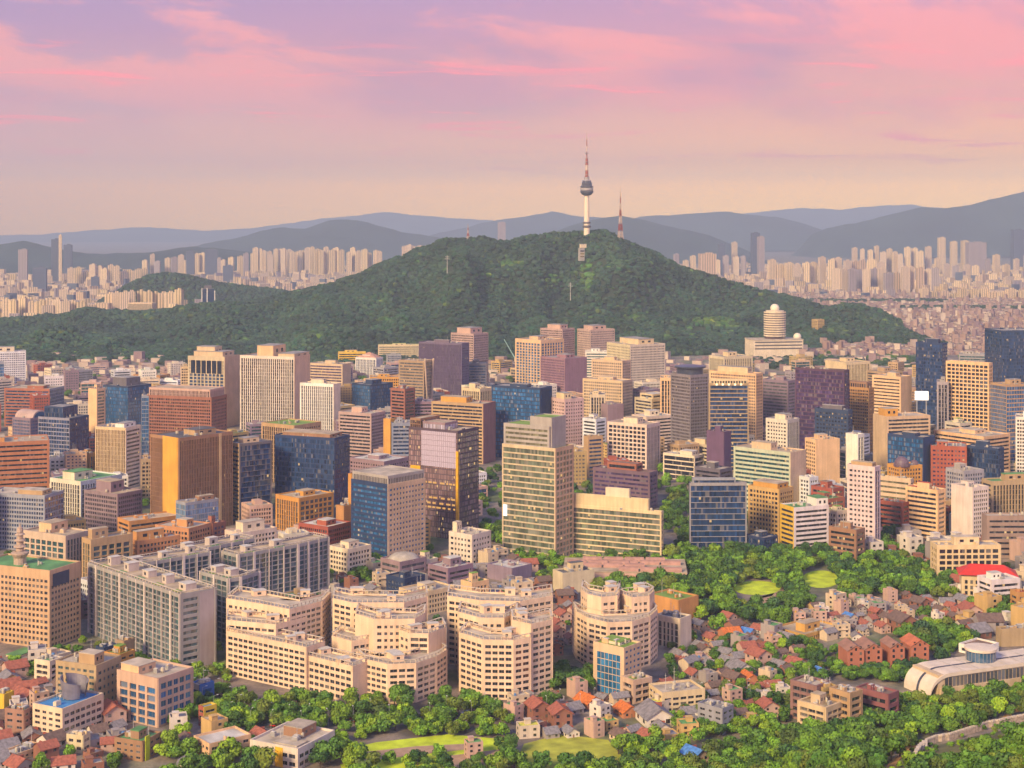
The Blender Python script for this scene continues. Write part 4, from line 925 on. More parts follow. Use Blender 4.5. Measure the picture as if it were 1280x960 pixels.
# ---- curved-roof museum at the right
def museum():
    A = at(1163, Y=742); Bp = at(1308, Y=769); d = (Bp-A).to_2d(); Ln = d.length+30; a = math.atan2(d.y, d.x)
    root = empty('museum_building', (A.x, A.y, 0), a, 'long museum with a pale roof curving down to the ground at its end', 'museum')
    prof = []; H = 11.5; n = 12
    for i in range(n+1):
        t = i/n*math.pi/2; prof.append((13*(1-math.cos(t)) if True else 0, H*math.sin(t)**.8))
    prof.append((Ln, H+.3)); Wd = 21
    m = MB(); g = MB(); band = MB()
    for (u0, h0), (u1, h1) in zip(prof[:-1], prof[1:]):
        m.quads([[(u0, 0, h0), (u1, 0, h1), (u1, Wd, h1), (u0, Wd, h0)]])
        m.quads([[(u0, 0, h0-.01), (u0, 0, max(h0-1.8, 0)), (u1, 0, max(h1-1.8, 0)), (u1, 0, h1)]])
    m.build('roof_shell', plain_mat('museum_roof', (.72,.58,.46), .7, var=.15, scale=.2), root)
    for v0 in (9.5,):
        for (u0, h0), (u1, h1) in zip(prof[:-1], prof[1:]):
            if v0 == 9.5: band.quads([[(u0-.12, v0, h0+.12), (u1-.12, v0, h1+.12), (u1-.12, v0+1.6, h1+.12), (u0-.12, v0+1.6, h0+.12)]])
    band.build('roof_groove', plain_mat('groove_dark', (.07,.07,.09), .5), root)
    k = 40
    for i in range(k):
        u0 = 9+(Ln-9)*i/k; u1 = 9+(Ln-9)*(i+.8)/k
        g.quads([[(u0, .4, 4.5), (u1, .4, 4.5), (u1, .4, H-2.2), (u0, .4, H-2.2)]], uv=[[(i+.5, .5)]*4])
    g.build('glazing', glass_mat(G['grey'], lit=0), root)
    m = MB(); m.box(5, .6, -2, Ln, Wd-.4, H-.6); m.box(6, -.5, -2, Ln, .6, 4.5); m.build('wall', WM('beige'), root)
    for u in range(20, int(Ln), 9):
        m = MB(); m.box(u-.12, .3, H+.42, u+.12, Wd-.3, H+.52); m.build('roof_seam', RAIL, root)
    p = Vector((54, 13, 0)); m = MB(); m.lathe([(7.3, H), (7.3, H+5.2)], seg=30); m.build('drum_glazing', glass_mat((.04,.12,.24), lit=0), root, loc=(p.x-13, p.y, 0))
    m = MB(); m.lathe([(8, H+5.2), (8, H+6.4), (7, H+6.6), (0, H+6.9)], seg=30); m.build('drum_roof', plain_mat('museum_roof', (.72,.58,.46), .7), root, loc=(p.x-13, p.y, 0))
    mul_ = MB()
    for i in range(24):
        t = i/24*2*math.pi; mul_.tube((p.x-13+7.35*math.cos(t), p.y+7.35*math.sin(t), H), (p.x-13+7.35*math.cos(t), p.y+7.35*math.sin(t), H+5.2), .12, seg=4)
    mul_.build('drum_mullion', METAL, root)
    FOOT.append((1163, 742, 1, None, np.array([(A.x+math.cos(a)*u-math.sin(a)*v, A.y+math.sin(a)*u+math.cos(a)*v) for u, v in ((-6, -4), (Ln, -4), (Ln, Wd+3), (-6, Wd+3))]), None, 17))
museum()
B('gate_hall','white-walled hall with a long brown tiled roof behind the museum roof',(1200,1226,1247),812,815,58,L='ribbon',w='white',g='dark',roof='brown',ph=[],units=0)
def long_roof():
    A, Bp = at(1196, Y=842), at(1310, Y=900); d = (Bp-A).to_2d(); a = math.atan2(d.y, d.x); Ln = d.length
    root = empty('long_hall', (A.x, A.y, 0), a, 'long hall under a sloping brown gable roof above the museum', 'hall'); zt = zat(812, 842)
    m = MB(); m.box(0, 0, -.5, Ln, 12, zt); m.build('wall', WM('sand'), root)
    m = MB(); m.quads([[(-1, -1.2, zt-.2), (Ln, -1.2, zt-.2), (Ln, 6, zt+5.5), (-1, 6, zt+5.5)], [(-1, 13.2, zt-.2), (-1, 6, zt+5.5), (Ln, 6, zt+5.5), (Ln, 13.2, zt-.2)]])
    m.quads([[(-1, -1.2, zt-.6), (Ln, -1.2, zt-.6), (Ln, -1.2, zt-.2), (-1, -1.2, zt-.2)]]); m.build('roof', RM('brown'), root)
    m = MB(); m.tris([((-.9, 0, zt), (-.9, 12, zt), (-.9, 6, zt+5))]); m.box(-1.1, 5.2, zt+.6, -.95, 6.8, zt+3); m.build('gable', WM('white'), root)
long_roof()
# ---- red hipped-roof house with white walls
def red_roof_house():
    D = 950; p = at(1232, Y=D); zt = zat(716, D); root = empty('red_roofed_house', (p.x, p.y, 0), R(-12), 'big bright red hipped-roof building above the museum trees', 'villa')
    m = MB(); m.box(-15, -7, -.5, 17, 9, zt); m.build('wall', WM('sand'), root)
    m = MB(); h = 5.2; lo = (-17, -9); hi = (19, 11); r0, r1 = (-9, 1), (11, 1)
    m.quads([[(lo[0], lo[1], zt), (hi[0], lo[1], zt), (r1[0], r1[1], zt+h), (r0[0], r0[1], zt+h)], [(hi[0], hi[1], zt), (lo[0], hi[1], zt), (r0[0], r0[1], zt+h), (r1[0], r1[1], zt+h)]])
    m.tris([((lo[0], hi[1], zt), (lo[0], lo[1], zt), (r0[0], r0[1], zt+h)), ((hi[0], lo[1], zt), (hi[0], hi[1], zt), (r1[0], r1[1], zt+h))])
    m.build('roof', plain_mat('red_tile', (.62,.035,.02), .6, var=.12), root)
    for i in range(5):
        for f in range(3):
            o = MB(); o.box(-13+i*3.2, -7.12, 2+f*3.4, -11.4+i*3.2, -6.9, 4.2+f*3.4); o.build('window', G_DARK, root)
    m = MB(); m.box(4, -7.3, 1, 16.5, -6.8, zt-1.2); m.build('glazing', GM('navy'), root)
    FOOT.append((p.x, p.y, 17, None, np.array([(p.x-17, p.y-10), (p.x+19, p.y-10), (p.x+19, p.y+11), (p.x-17, p.y+11)]), None, zt))
red_roof_house()
# curved white retaining wall
def curved_wall():
    r_ = MB(); pts = [(1186,745,0),(1197,743,0),(1215,747,0),(1232,750,0),(1250,748,0)]
    P = [at(x, y) for x, y, _ in pts]
    for p, q in zip(P[:-1], P[1:]):
        d = (q-p).to_2d(); e = np.array(d.normalized()); n = np.array([e[1], -e[0]]); r_.frame_boxes([(-.1, d.length+.1, -.4, .4, -.5, 6.5), (-.1, d.length+.1, -.6, .6, 6.5, 6.9)]+[(u, u+1.2, .4, .46, 3.6, 5) for u in np.arange(2, d.length-2, 4.5)], np.array([p.x, p.y]), e, n)
    tag(r_.build('retaining_wall', wall_mat((.72,.62,.56))), 'curved white retaining wall with small openings below the red-roofed building', 'wall')
curved_wall()
# ---- history museum: rows of pink vaulted roofs among the trees
def vault_museum():
    root = empty('museum_hall', (*at(785, Y=985).to_2d(), 0), R(-4), 'low museum of parallel pink barrel vaults among the palace trees', 'museum')
    H = zat(712, 985); mt = plain_mat('vault_copper', (.42,.22,.17), .7, var=.25); st = WM('rose')
    m = MB(); m.box(-42, 0, -.5, 38, 40, H-2); m.build('wall', st, root)
    m = MB(); m.box(-42.3, -.3, H-2, 38.3, 40.3, H-1.4); m.build('roof', RM('tan'), root)
    for i, (x0, x1, y) in enumerate(((-6, 36, 4), (-30, 20, 14), (-40, 6, 22), (-20, 36, 24), (-30, 30, 33))):
        m = MB(); a = np.linspace(0, math.pi, 9)
        for s in range(int((x1-x0)/14)):
            u0, u1 = x0+s*14, x0+s*14+12.8
            for a0, a1 in zip(a[:-1], a[1:]): m.quads([[(u0, y-3*math.cos(a0), H-1.4+2.6*math.sin(a0)), (u1, y-3*math.cos(a0), H-1.4+2.6*math.sin(a0)), (u1, y-3*math.cos(a1), H-1.4+2.6*math.sin(a1)), (u0, y-3*math.cos(a1), H-1.4+2.6*math.sin(a1))]])
        m.build('vault', mt, root)
    for i in range(9):
        m = MB(); m.box(-3+i*4.5, -.5, .5, .6+i*4.5, -.1, H-3.5); m.build('wall_panel', wall_mat((.62,.34,.26)), root)
    FOOT.append((785, 985, 1, None, np.array([(at(785, Y=985).x-44, 983), (at(785, Y=985).x+40, 983), (at(785, Y=985).x+40, 1028), (at(785, Y=985).x-44, 1028)]), None, 8))
vault_museum()
# ---- four red-brick villas with arched roofs
def brick_villas():
    D = 790; mt = wall_mat((.44,.16,.10)); rf = plain_mat('villa_roof', (.34,.17,.12), .8)
    proto = None
    names = ['red brick villa with a small arched attic, first of four in the row', 'red brick villa behind the yellow bush, second of four', 'red brick villa third of four beside a dark gap', 'red brick villa with the brightest roof, last of four']
    for i, (x, w) in enumerate(((1070, 9), (1092, 9.5), (1122, 7.8), (1150, 10))):
        p = at(x, Y=D+i*3); root = empty('brick_villa', (p.x, p.y, 0), R(8), names[i], 'villa', 'row of red brick villas'); H = zat(813, D); h2 = w*.28
        m = MB(); m.box(-w/2, 0, -.5, w/2, 14, H); m.tris([((-w/2, 0, H), (w/2, 0, H), (0, 0, H+h2)), ((w/2, 14, H), (-w/2, 14, H), (0, 14, H+h2))]); m.build('wall', mt, root)
        m = MB()
        for s in (-1, 1):
            m.quads([[(0, -.5, H+h2+.35), (s*(w/2+.6), -.5, H-.1), (s*(w/2+.6), 14.5, H-.1), (0, 14.5, H+h2+.35)], [(0, -.5, H+h2+.0), (s*(w/2+.6), -.5, H-.45), (s*(w/2+.6), -.5, H-.1), (0, -.5, H+h2+.35)]])
        m.build('roof', rf if i < 3 else plain_mat('bright_villa_roof', (.55,.16,.07), .8), root)
        for fx in (-.28, .28):
            for f in range(4):
                o = MB(); o.box(w*fx-.6, -.1, 2+f*3, w*fx+.6, .05, 3.5+f*3); o.build('window', G_DARK, root)
        o = MB(); o.box(-.5, -.1, H-.2, .5, .05, H+1.2); o.build('attic_window', G_DARK, root)
        FOOT.append((p.x, p.y+7, 9, None, np.array([(p.x-w/2-1, p.y), (p.x+w/2+1, p.y), (p.x+w/2+1, p.y+15), (p.x-w/2-1, p.y+15)]), None, H))
brick_villas()
# ---- landmarks on the mountain
RED = plain_mat('mast_red', (.30,.06,.04), .6, var=.1); WHT = plain_mat('mast_white', (.55,.42,.36), .6, var=.1)
def seoul_tower():
    D = 3480; p = at(733.5, Y=D); z0 = zat(294, D); u = D/F
    r_ = empty('observation_tower', (p.x, p.y, z0), 0, 'white observation tower with dark drum pod and red-white antenna on the mountain top', 'tower')
    h = lambda y: (294-y)*u
    sh = plain_mat('tower_concrete', (.80,.64,.48), .75, var=.06); dk = plain_mat('pod_glass', (.07,.07,.10), .3, var=.2, scale=.15); gy = plain_mat('pod_metal', (.36,.32,.33), .5)
    m = MB(); m.lathe([(7.0, -12), (6.6, h(280)), (5.9, h(262)), (5.2, h(243))], seg=28); m.build('shaft', sh, r_)
    m = MB(); m.lathe([(7.5, h(284.5)), (10, h(284)), (10, h(282.5)), (7, h(281.8))], seg=28); m.lathe([(7, h(279.6)), (9, h(279)), (9, h(277.8)), (6.5, h(277.2))], seg=28); m.build('ring_deck', plain_mat('deck_dark', (.12,.10,.10), .6), r_)
    m = MB(); m.lathe([(5, h(244.5)), (10, h(243.8)), (12.5, h(242)), (15, h(241)), (15.2, h(239)), (13.6, h(238.6))], seg=32); m.build('pod_base', dk, r_)
    m = MB(); m.lathe([(13.6, h(238.6)), (14.8, h(238)), (14.8, h(235.2)), (12.6, h(234.8))], seg=32); m.build('pod_deck', gy, r_)
    m = MB(); m.lathe([(12.6, h(234.8)), (15.0, h(234)), (15.0, h(232.6)), (11.4, h(232.2)), (11.8, h(228.6)), (10.4, h(228)), (10, h(226))], seg=32); m.build('pod_glazing', dk, r_)
    m = MB(); m.lathe([(10, h(226)), (9, h(225)), (5.5, h(224.4)), (6.2, h(221.5)), (3.6, h(221))], seg=24); m.build('pod_cap', gy, r_)
    ys = [(221, 3.4), (213, 3.1), (206, 2.9), (198, 2.5), (197, 1.2), (190, 1.1), (182, 1.0), (174, .75), (165, .35)]
    for i, ((y0, r0), (y1, r1)) in enumerate(zip(ys[:-1], ys[1:])):
        m = MB(); m.lathe([(r0*1.1, h(y0)), (r1*1.1, h(y1))], seg=8)
        m.lathe([(r0*1.5, h(y0)), (r0*1.5, h(y0)+1.2)], seg=8); m.build('antenna_section', (RED, WHT)[i % 2], r_)
    for y in (219, 203, 192): 
        m = MB(); m.lathe([(3, h(y)), (4.6, h(y)+.4), (4.6, h(y)+1.6), (3, h(y)+1.8)], seg=12); m.build('antenna_platform', gy, r_)
seoul_tower()
def lattice(x, ytop, ybase, D, w, label, name='radio_mast', rng=8):
    p = at(x, Y=D); z0 = zat(ybase, D)-6; H = zat(ytop, D)-z0
    r_ = empty(name, (p.x, p.y, z0), R(20), label, 'radio mast')
    wid = lambda t: w*((1-t)**1.7*.9+.07)
    lv = [1-(1-i/rng)**1.15 for i in range(rng+1)]
    for i, (t0, t1) in enumerate(zip(lv[:-1], lv[1:])):
        m = MB(); a, b = wid(t0)/2, wid(t1)/2; A = [(a, a), (-a, a), (-a, -a), (a, -a)]; Bq = [(b, b), (-b, b), (-b, -b), (b, -b)]
        for k in range(4):
            k2 = (k+1) % 4; g_ = .35+.04*w*(1-t0)
            m.tube((*A[k], H*t0), (*Bq[k], H*t1), g_, seg=4); m.tube((*A[k], H*t0), (*Bq[k2], H*t1), g_*.7, seg=4); m.tube((*A[k2], H*t0), (*Bq[k], H*t1), g_*.7, seg=4); m.tube((*Bq[k], H*t1), (*Bq[k2], H*t1), g_*.7, seg=4)
        m.build('lattice_section', (RED, WHT)[i % 2], r_)
    m = MB(); m.tube((0, 0, H), (0, 0, H*1.12), .5, .2); m.build('spike', WHT, r_)
lattice(775.5, 240, 305, 3480, 13, 'tall red-white lattice mast right of the observation tower')
lattice(585, 282, 300, 3500, 9, 'small red-white radio mast on the left shoulder of the mountain', rng=6)
def crane():
    D = 2250; p = at(652, Y=D); r_ = empty('tower_crane', (p.x, p.y, 0), 0, 'pale teal tower crane with raised jib before the mountain', 'crane'); mt = plain_mat('crane_paint', (.30,.48,.46), .5)
    z = lambda y: zat(y, D); x = lambda q: (q-652)/F*D
    m = MB(); m.tube((0, 0, 0), (0, 0, z(462)), 1.4, seg=4); m.build('mast', mt, r_)
    m = MB(); m.tube((0, 0, z(462)), (x(630), 0, z(424)), 1.2, .6, seg=4); m.build('jib', mt, r_)
    m = MB(); m.tube((0, 0, z(462)), (x(660), 0, z(468)), 1.0, seg=4); m.box(x(657), -2, z(473), x(662), 2, z(467)); m.build('counter_jib', mt, r_)
    m = MB(); m.box(-2, -2, z(465), 2, 2, z(461)); m.build('cabin', METAL, r_)
crane()
def domed_tower():
    D = 2700; p = at(968.5, Y=D); u = D/F; z = lambda y: zat(y, D); c = WM('cream')
    r_ = empty('domed_tower', (p.x, p.y, 0), R(10), 'round cream tower with white domes on the mountain shoulder', 'tower')
    m = MB(); m.box(-47, -24, -5, 44, 25, z(424)); m.build('podium_wall', c, r_)
    g = MB()
    for y in (427, 431, 435): g.box(-45, -24.4, z(y)-.2, 42, -23.8, z(y)+2.2)
    g.build('podium_window', G_DARK, r_)
    m = MB(); m.box(-47.6, -24.6, z(424), 44.6, 25.6, z(423))
    m.build('podium_roof', RM('beige'), r_)
    m = MB(); m.lathe([(18.5, -4), (18.5, z(391))], seg=20); m.build('glazing', glass_mat(G['brown'], lit=0), r_)
    m = MB()
    for k in range(11):
        y = 420-k*2.9; m.lathe([(18.4, z(y)-.1), (19.6, z(y)), (19.6, z(y)+2.3), (18.4, z(y)+2.4)], seg=20)
    m.build('storey_band', c, r_)
    m = MB(); m.lathe([(16, z(391)), (16, z(388)), (0, z(387.6))], seg=20); m.build('roof', c, r_)
    dm = plain_mat('radome_white', (.80,.68,.52), .5, var=.06)
    for nm, dx, y, rr in (('dome', 0, 388, 8), ('side_dome', 42, 424, 7)):
        m = MB(); m.lathe([(rr*.8, z(y)-1), (rr*.8, z(y)+2)]+[(rr*math.cos(a), z(y)+4+rr*.95*math.sin(a)) for a in np.linspace(-.5, 1.57, 10)], seg=22); m.build(nm, dm, r_, loc=(dx, 0, 0))
domed_tower()
def on_mountain(x, y):
    Y = 2500.
    while Y < 3600:
        X = (x-640)/F*Y; z = HC-(y-YH)*Y/F
        if z < city_mountain(X, Y): return Y, z
        Y += 5
    return 3000., 10.
_Y, _z = on_mountain(1022, 414)
B('lookout_house','small yellow-lit house among the trees right of the domed tower',(1015,1022,1030),400,_Y,L='grid',w='ochre',units=1,ph=[],z0=_z-8)
def station():
    D = 3330; p = at(727, Y=D); z0 = zat(318, D); r_ = empty('cable_car_station', (p.x, p.y, z0), R(20), 'small stepped station building just below the mountain top', 'station')
    m = MB(); m.box(-6, -5, -14, 5, 5, 14); m.build('wall', WM('grey'), r_)
    m = MB(); m.box(-3, -6, 14.3, 9, 5, 22); m.build('upper_wall', WM('cream'), r_)
    m = MB(); m.box(-3.6, -6.6, 22, 9.6, 5.6, 23); m.build('roof', RM('white'), r_)
    for k in range(3):
        m = MB(); m.box(-5, -5.2, -6+k*6, 4, -4.9, -3+k*6); m.build('window_strip', G_DARK, r_)
station()
for x, y in ((713, 366), (559, 332)):
    D = 3150; p = at(x, Y=D); m = MB(); zt = zat(y, D); m.tube((0, 0, -16), (0, 0, 22), .9, .4); m.tube((-5, 0, 14), (5, 0, 14), .5); m.tube((-4, 0, 18), (4, 0, 18), .5)
    tag(m.build('cable_pylon', RAIL, loc=(p.x, p.y, zt)), 'thin steel pylon in the forest below the observation tower' if x > 600 else 'thin steel pylon on the left slope of the wooded mountain', 'pylon')

def darkband(r_, lo, hi):
    m = MB(); d = hi[1]-lo[1]; m.box(lo[0]-.95, lo[1]+d*.06, hi[2]-19, lo[0]-.3, lo[1]+d*.94, hi[2]-4); m.build('upper_glazing', glass_mat((.01,.015,.035), lit=0, blind=0), r_)
    m = MB()
    for k in range(7): y = lo[1]+d*(.06+.88*k/6); m.box(lo[0]-1.15, y-.4, hi[2]-19.5, lo[0]-.3, y+.4, hi[2]-3.5)
    m.build('mullion', WM('sand'), r_)
add_part('tall beige twin tower', darkband)

def mirrorlines(r_, lo, hi):
    m = MB(); y0, y1, z0, z1 = lo[1]+1.2, hi[1]-12, hi[2]*.66, hi[2]-1
    for y in np.arange(y0+1.5, y1, 1.9): m.box(lo[0]-.74, y-.1, z0, lo[0]-.6, y+.1, z1)
    for z in np.arange(z0+3.9, z1, 3.9): m.box(lo[0]-.72, y0, z-.2, lo[0]-.61, y1, z+.2)
    m.build('mullion', WM((.30,.25,.32)), r_)
add_part('violet mirror-glass tower', mirrorlines)

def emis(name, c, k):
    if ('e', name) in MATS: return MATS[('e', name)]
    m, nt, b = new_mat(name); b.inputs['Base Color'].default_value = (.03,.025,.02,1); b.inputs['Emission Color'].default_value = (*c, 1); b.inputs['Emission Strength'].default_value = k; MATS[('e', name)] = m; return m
def amber_reflections(r_, lo, hi):  # rows of amber reflection on the glass, put in as glowing strips
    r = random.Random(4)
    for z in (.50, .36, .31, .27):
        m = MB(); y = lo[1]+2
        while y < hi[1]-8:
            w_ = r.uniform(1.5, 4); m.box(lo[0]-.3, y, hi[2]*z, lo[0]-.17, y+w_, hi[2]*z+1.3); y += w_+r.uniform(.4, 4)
        m.build('amber_reflection', emis('amber_reflection_glow', (1, .50, .12), .6), r_)
add_part('violet mirror-glass tower', amber_reflections)
def screen(r_, lo, hi):
    m = MB(); m.box(lo[0]-1.1, hi[1]-3.6, 27, lo[0]-.7, hi[1]-.6, 35); m.build('screen', emis('sign_screen', (1, .95, .85), 1.2), r_)
add_part('large grey-beige tower', screen)
def crownlamps(r_, lo, hi):
    m = MB()
    for k in range(5): x = lo[0]+(hi[0]-lo[0])*(.18+.16*k); m.box(x-.9, lo[1]-1.2, hi[2]-1.2, x+.9, lo[1]-.5, hi[2]+.4)
    m.build('crown_lamp', emis('crown_light', (1, .80, .45), 1.6), r_)
add_part('dark glass tower with beige frame', crownlamps)
# ---------------------------------------------------------------- far city
def far_mat(i, c, stripe, lit=0):
    m, nt, b = new_mat('far_facade'); L = nt.links.new
    uv = nt.nodes.new('ShaderNodeUVMap'); sp = nt.nodes.new('ShaderNodeSeparateXYZ'); L(uv.outputs[0], sp.inputs[0])
    def frac(o, s):
        a = nt.nodes.new('ShaderNodeMath'); a.operation = 'DIVIDE'; a.inputs[1].default_value = s; L(o, a.inputs[0])
        f = nt.nodes.new('ShaderNodeMath'); f.operation = 'FRACT'; L(a.outputs[0], f.inputs[0])
        g = nt.nodes.new('ShaderNodeMath'); g.operation = 'GREATER_THAN'; g.inputs[1].default_value = .52; L(f.outputs[0], g.inputs[0]); return g.outputs[0]
    fac = nt.nodes.new('ShaderNodeMath'); fac.operation = 'MULTIPLY'; L(frac(sp.outputs[0], stripe), fac.inputs[0]); 
    mx = nt.nodes.new('ShaderNodeMath'); mx.operation = 'MULTIPLY_ADD'; L(frac(sp.outputs[1], 3.4), mx.inputs[0]); mx.inputs[1].default_value = .35; mx.inputs[2].default_value = .6
    L(mx.outputs[0], fac.inputs[1])
    L(mul(nt, (*c, 1), tuple(v*.28 for v in c), 'MIX', fac.outputs[0]), b.inputs['Base Color']); b.inputs['Roughness'].default_value = .7
    return m
FARM = [far_mat(0, (.78,.57,.36), 7), far_mat(1, (.70,.52,.38), 5), far_mat(2, (.60,.42,.30), 9), far_mat(3, (.40,.32,.34), 6), far_mat(4, (.10,.12,.20), 4), far_mat(5, (.66,.48,.28), 8)]
FROOF = [plain_mat('far_roof', (.50,.40,.33), .9), plain_mat('far_roof_green', (.22,.30,.18), .9), plain_mat('far_roof_brown', (.30,.17,.14), .9), plain_mat('far_roof_blue', (.12,.22,.40), .9)]
NF = len(FARM); FMATS = FARM+FROOF
def far_box(mb, x, y, w, d, z0, h, a, mi, rm):
    ca, sa = math.cos(a), math.sin(a)
    P = [(x+ca*u-sa*v, y+sa*u+ca*v) for u, v in ((-w/2, -d/2), (w/2, -d/2), (w/2, d/2), (-w/2, d/2))]
    for i in range(4):
        p, q = P[i], P[(i+1) % 4]; Ln = w if i % 2 == 0 else d
        mb.quads([[(*p, z0), (*q, z0), (*q, h), (*p, h)]], uv=[[(0, 0), (Ln, 0), (Ln, h-z0), (0, h-z0)]], mi=mi)
    mb.quads([[(*p, h) for p in P]], mi=NF+rm)
def far_tower(name, label, group, x, yt, D, w, d, mi, a=None, hut_=True, rm=0, cat='high-rise'):
    p = at(x, Y=D); h = zat(yt, D); a = random.uniform(.1, .6) if a is None else a
    if name == 'high_rise': w *= 1.0; h = h*.88
    mb = MB(); far_box(mb, 0, 0, w, d, -2, h, 0, mi, rm)
    if hut_: far_box(mb, w*.1, 0, w*.4, d*.5, h-.5, h+4, 0, mi, rm)
    o = mb.build(name, FMATS, loc=(p.x, p.y, 0), rz=a); tag(o, label, cat, group)
rr = random.Random(5)
def apt_row(n, x0, x1, yt, D, jit, label, group, mi=(0, 0, 1, 5), w=22, D2=None):
    for i in range(n):
        t = i/max(1, n-1); far_tower('high_rise', label, group, x0+(x1-x0)*t+rr.uniform(-2, 2), yt+rr.uniform(-jit, jit), D+((D2 or D)-D)*t+rr.uniform(-40, 40), rr.uniform(.75, 1.1)*w, rr.uniform(11, 15), rr.choice(mi), rr.choice((-.25, .2, .35)))
apt_row(11, -4, 103, 372, 3880, 3, 'cream apartment high-rise in the row behind the left woods', 'cream apartment high-rises behind the left woods')
apt_row(10, 112, 150, 377, 3960, 3, 'short cream high-rise between the left row and the small dark wooded hill', 'short cream high-rises by the dark hill')
apt_row(10, 136, 222, 360, 3930, 4, 'tall cream apartment high-rise before the small dark wooded hill', 'tall cream high-rises before the dark hill', w=24)
apt_row(14, 1045, 1168, 333, 5300, 5, 'grey-striped high-rise in the big row right of the wooded mountain', 'grey-striped high-rises right of the mountain', (1, 2, 3), 30)
apt_row(14, 965, 1100, 322, 6000, 6, 'pale slab high-rise in the second row right of the mountain', 'pale slab high-rises right of the mountain', (1, 0, 2), 34)
apt_row(12, 1070, 1160, 308, 7200, 6, 'pale tower in the rearmost cluster right of the mountain', 'rearmost pale towers right of the mountain', (1, 0), 28)
apt_row(10, 1170, 1285, 322, 6800, 8, 'pale high-rise beneath the long right ridge', 'pale high-rises beneath the right ridge', (0, 1, 3), 30)
apt_row(12, 1155, 1290, 362, 4900, 4, 'low orange-cream slab in front of the right ridge towers', 'low cream slabs before the right ridge', (0, 5, 2), 34)
apt_row(14, 320, 385, 310, 7400, 5, 'hazy pale tower in the cluster left of the mountain slope', 'hazy pale towers left of the mountain slope', (0, 1), 26)
apt_row(14, 388, 475, 309, 7200, 5, 'hazy pale tower nearest the left slope of the mountain', 'hazy pale towers at the left slope', (0, 1, 5), 28)
apt_row(8, 505, 545, 303, 7600, 3, 'hazy tower peeping over the left shoulder of the mountain', 'hazy towers over the left shoulder', (1, 2), 30)
apt_row(16, 180, 318, 318, 6800, 6, 'hazy pale tower above the small dark wooded hill', 'hazy pale towers above the dark hill', (0, 1, 3), 26)
apt_row(12, 90, 180, 332, 6000, 6, 'cream tower in the crowded far district at left', 'cream towers of the far left district', (0, 1, 5), 26)
apt_row(9, 845, 930, 318, 6800, 5, 'hazy tower above the right slope of the mountain', 'hazy towers above the right slope', (1, 0, 3), 28)
for (x, yt, D, w, d, mi, lab) in ((70, 299, 6200, 34, 26, 4, 'dark slate skyscraper with a white edge in the far left city'), (75.5, 294, 6150, 11, 14, 0, 'slim white slab leaning against the dark slate skyscraper'), (85, 306, 6600, 34, 30, 4, 'second dark skyscraper right of the white-edged one'), (29, 312, 6100, 34, 26, 3, 'grey-pink tower left of the dark skyscrapers'),
    (50, 335, 5400, 46, 30, 4, 'blue glass block before the dark skyscrapers'), (119, 346, 5200, 26, 20, 4, 'small blue glass tower in the far left district'), (264, 312, 6500, 50, 30, 4, 'broad blue glass building in the hazy left city'), (238, 314, 6700, 36, 24, 4, 'blue glass tower left of the broad blue building'), (285, 332, 6200, 40, 30, 4, 'blue glass annex right of the broad blue building'),
    (884, 317, 5600, 58, 40, 2, 'wide purple block beyond the right slope of the mountain'), (944, 291, 7000, 36, 30, 4, 'tall blue twin-step tower beyond the right slope'), (951, 296, 6900, 26, 30, 3, 'grey tower touching the tall blue twin-step tower'), (902, 305, 7000, 26, 26, 4, 'dark blue tower left of the tall blue twin-step tower'), (918, 303, 7100, 22, 24, 1, 'thin white tower left of the tall blue twin-step tower'),
    (627, 278, 8600, 40, 40, 3, 'hazy glass skyscraper over the saddle of the mountain'), (1272, 287, 8000, 60, 40, 4, 'large grey-blue block under the right ridge'), (1177, 297, 7700, 34, 24, 0, 'tallest orange-cream tower of the trio under the right ridge'), (1192, 302, 7700, 30, 24, 0, 'middle orange-cream tower of the trio under the right ridge'), (1206, 301, 7700, 34, 26, 5, 'right orange-cream tower of the trio under the right ridge'), (1220, 303, 7300, 90, 40, 3, 'dark grey estate block right of the orange-cream trio')):
    far_tower('skyscraper', lab, None, x, yt, D, w, d, mi, .15, cat='skyscraper')
def gate_tower():      # dark tower with white edge piers on the left slope
    D = 3560; p = at(260, Y=D); z1 = zat(361, D); r_ = empty('office_tower', (p.x, p.y, 0), R(14), 'dark hilltop tower with white edge columns left of the mountain', 'tower')
    m = MB(); m.box(-14, -9, -2, 14, 9, z1); m.build('glazing', glass_mat(G['navy'], lit=0), r_)
    for x in (-15.5, -3.5, 14):
        m = MB(); m.box(x, -10.2, -2, x+2.0, -8, z1+(2 if x < 0 else -4)); m.build('pier', WM('white'), r_)
    m = MB(); m.box(-9, -6, z1, 8, 6, z1+8); m.build('penthouse', WM('dkgrey'), r_)
gate_tower()
B('office_block','green glass hall with brown base before the cream high-rises',(160,190,195),379,3700,L='fins',w='sand',g='green',z0=-6,ph=[])
B('office_block','long low orange terrace building at the edge of the left woods',(32,74,78),396,3640,L='ribbon',w='gold',z0=-6,ph=[])
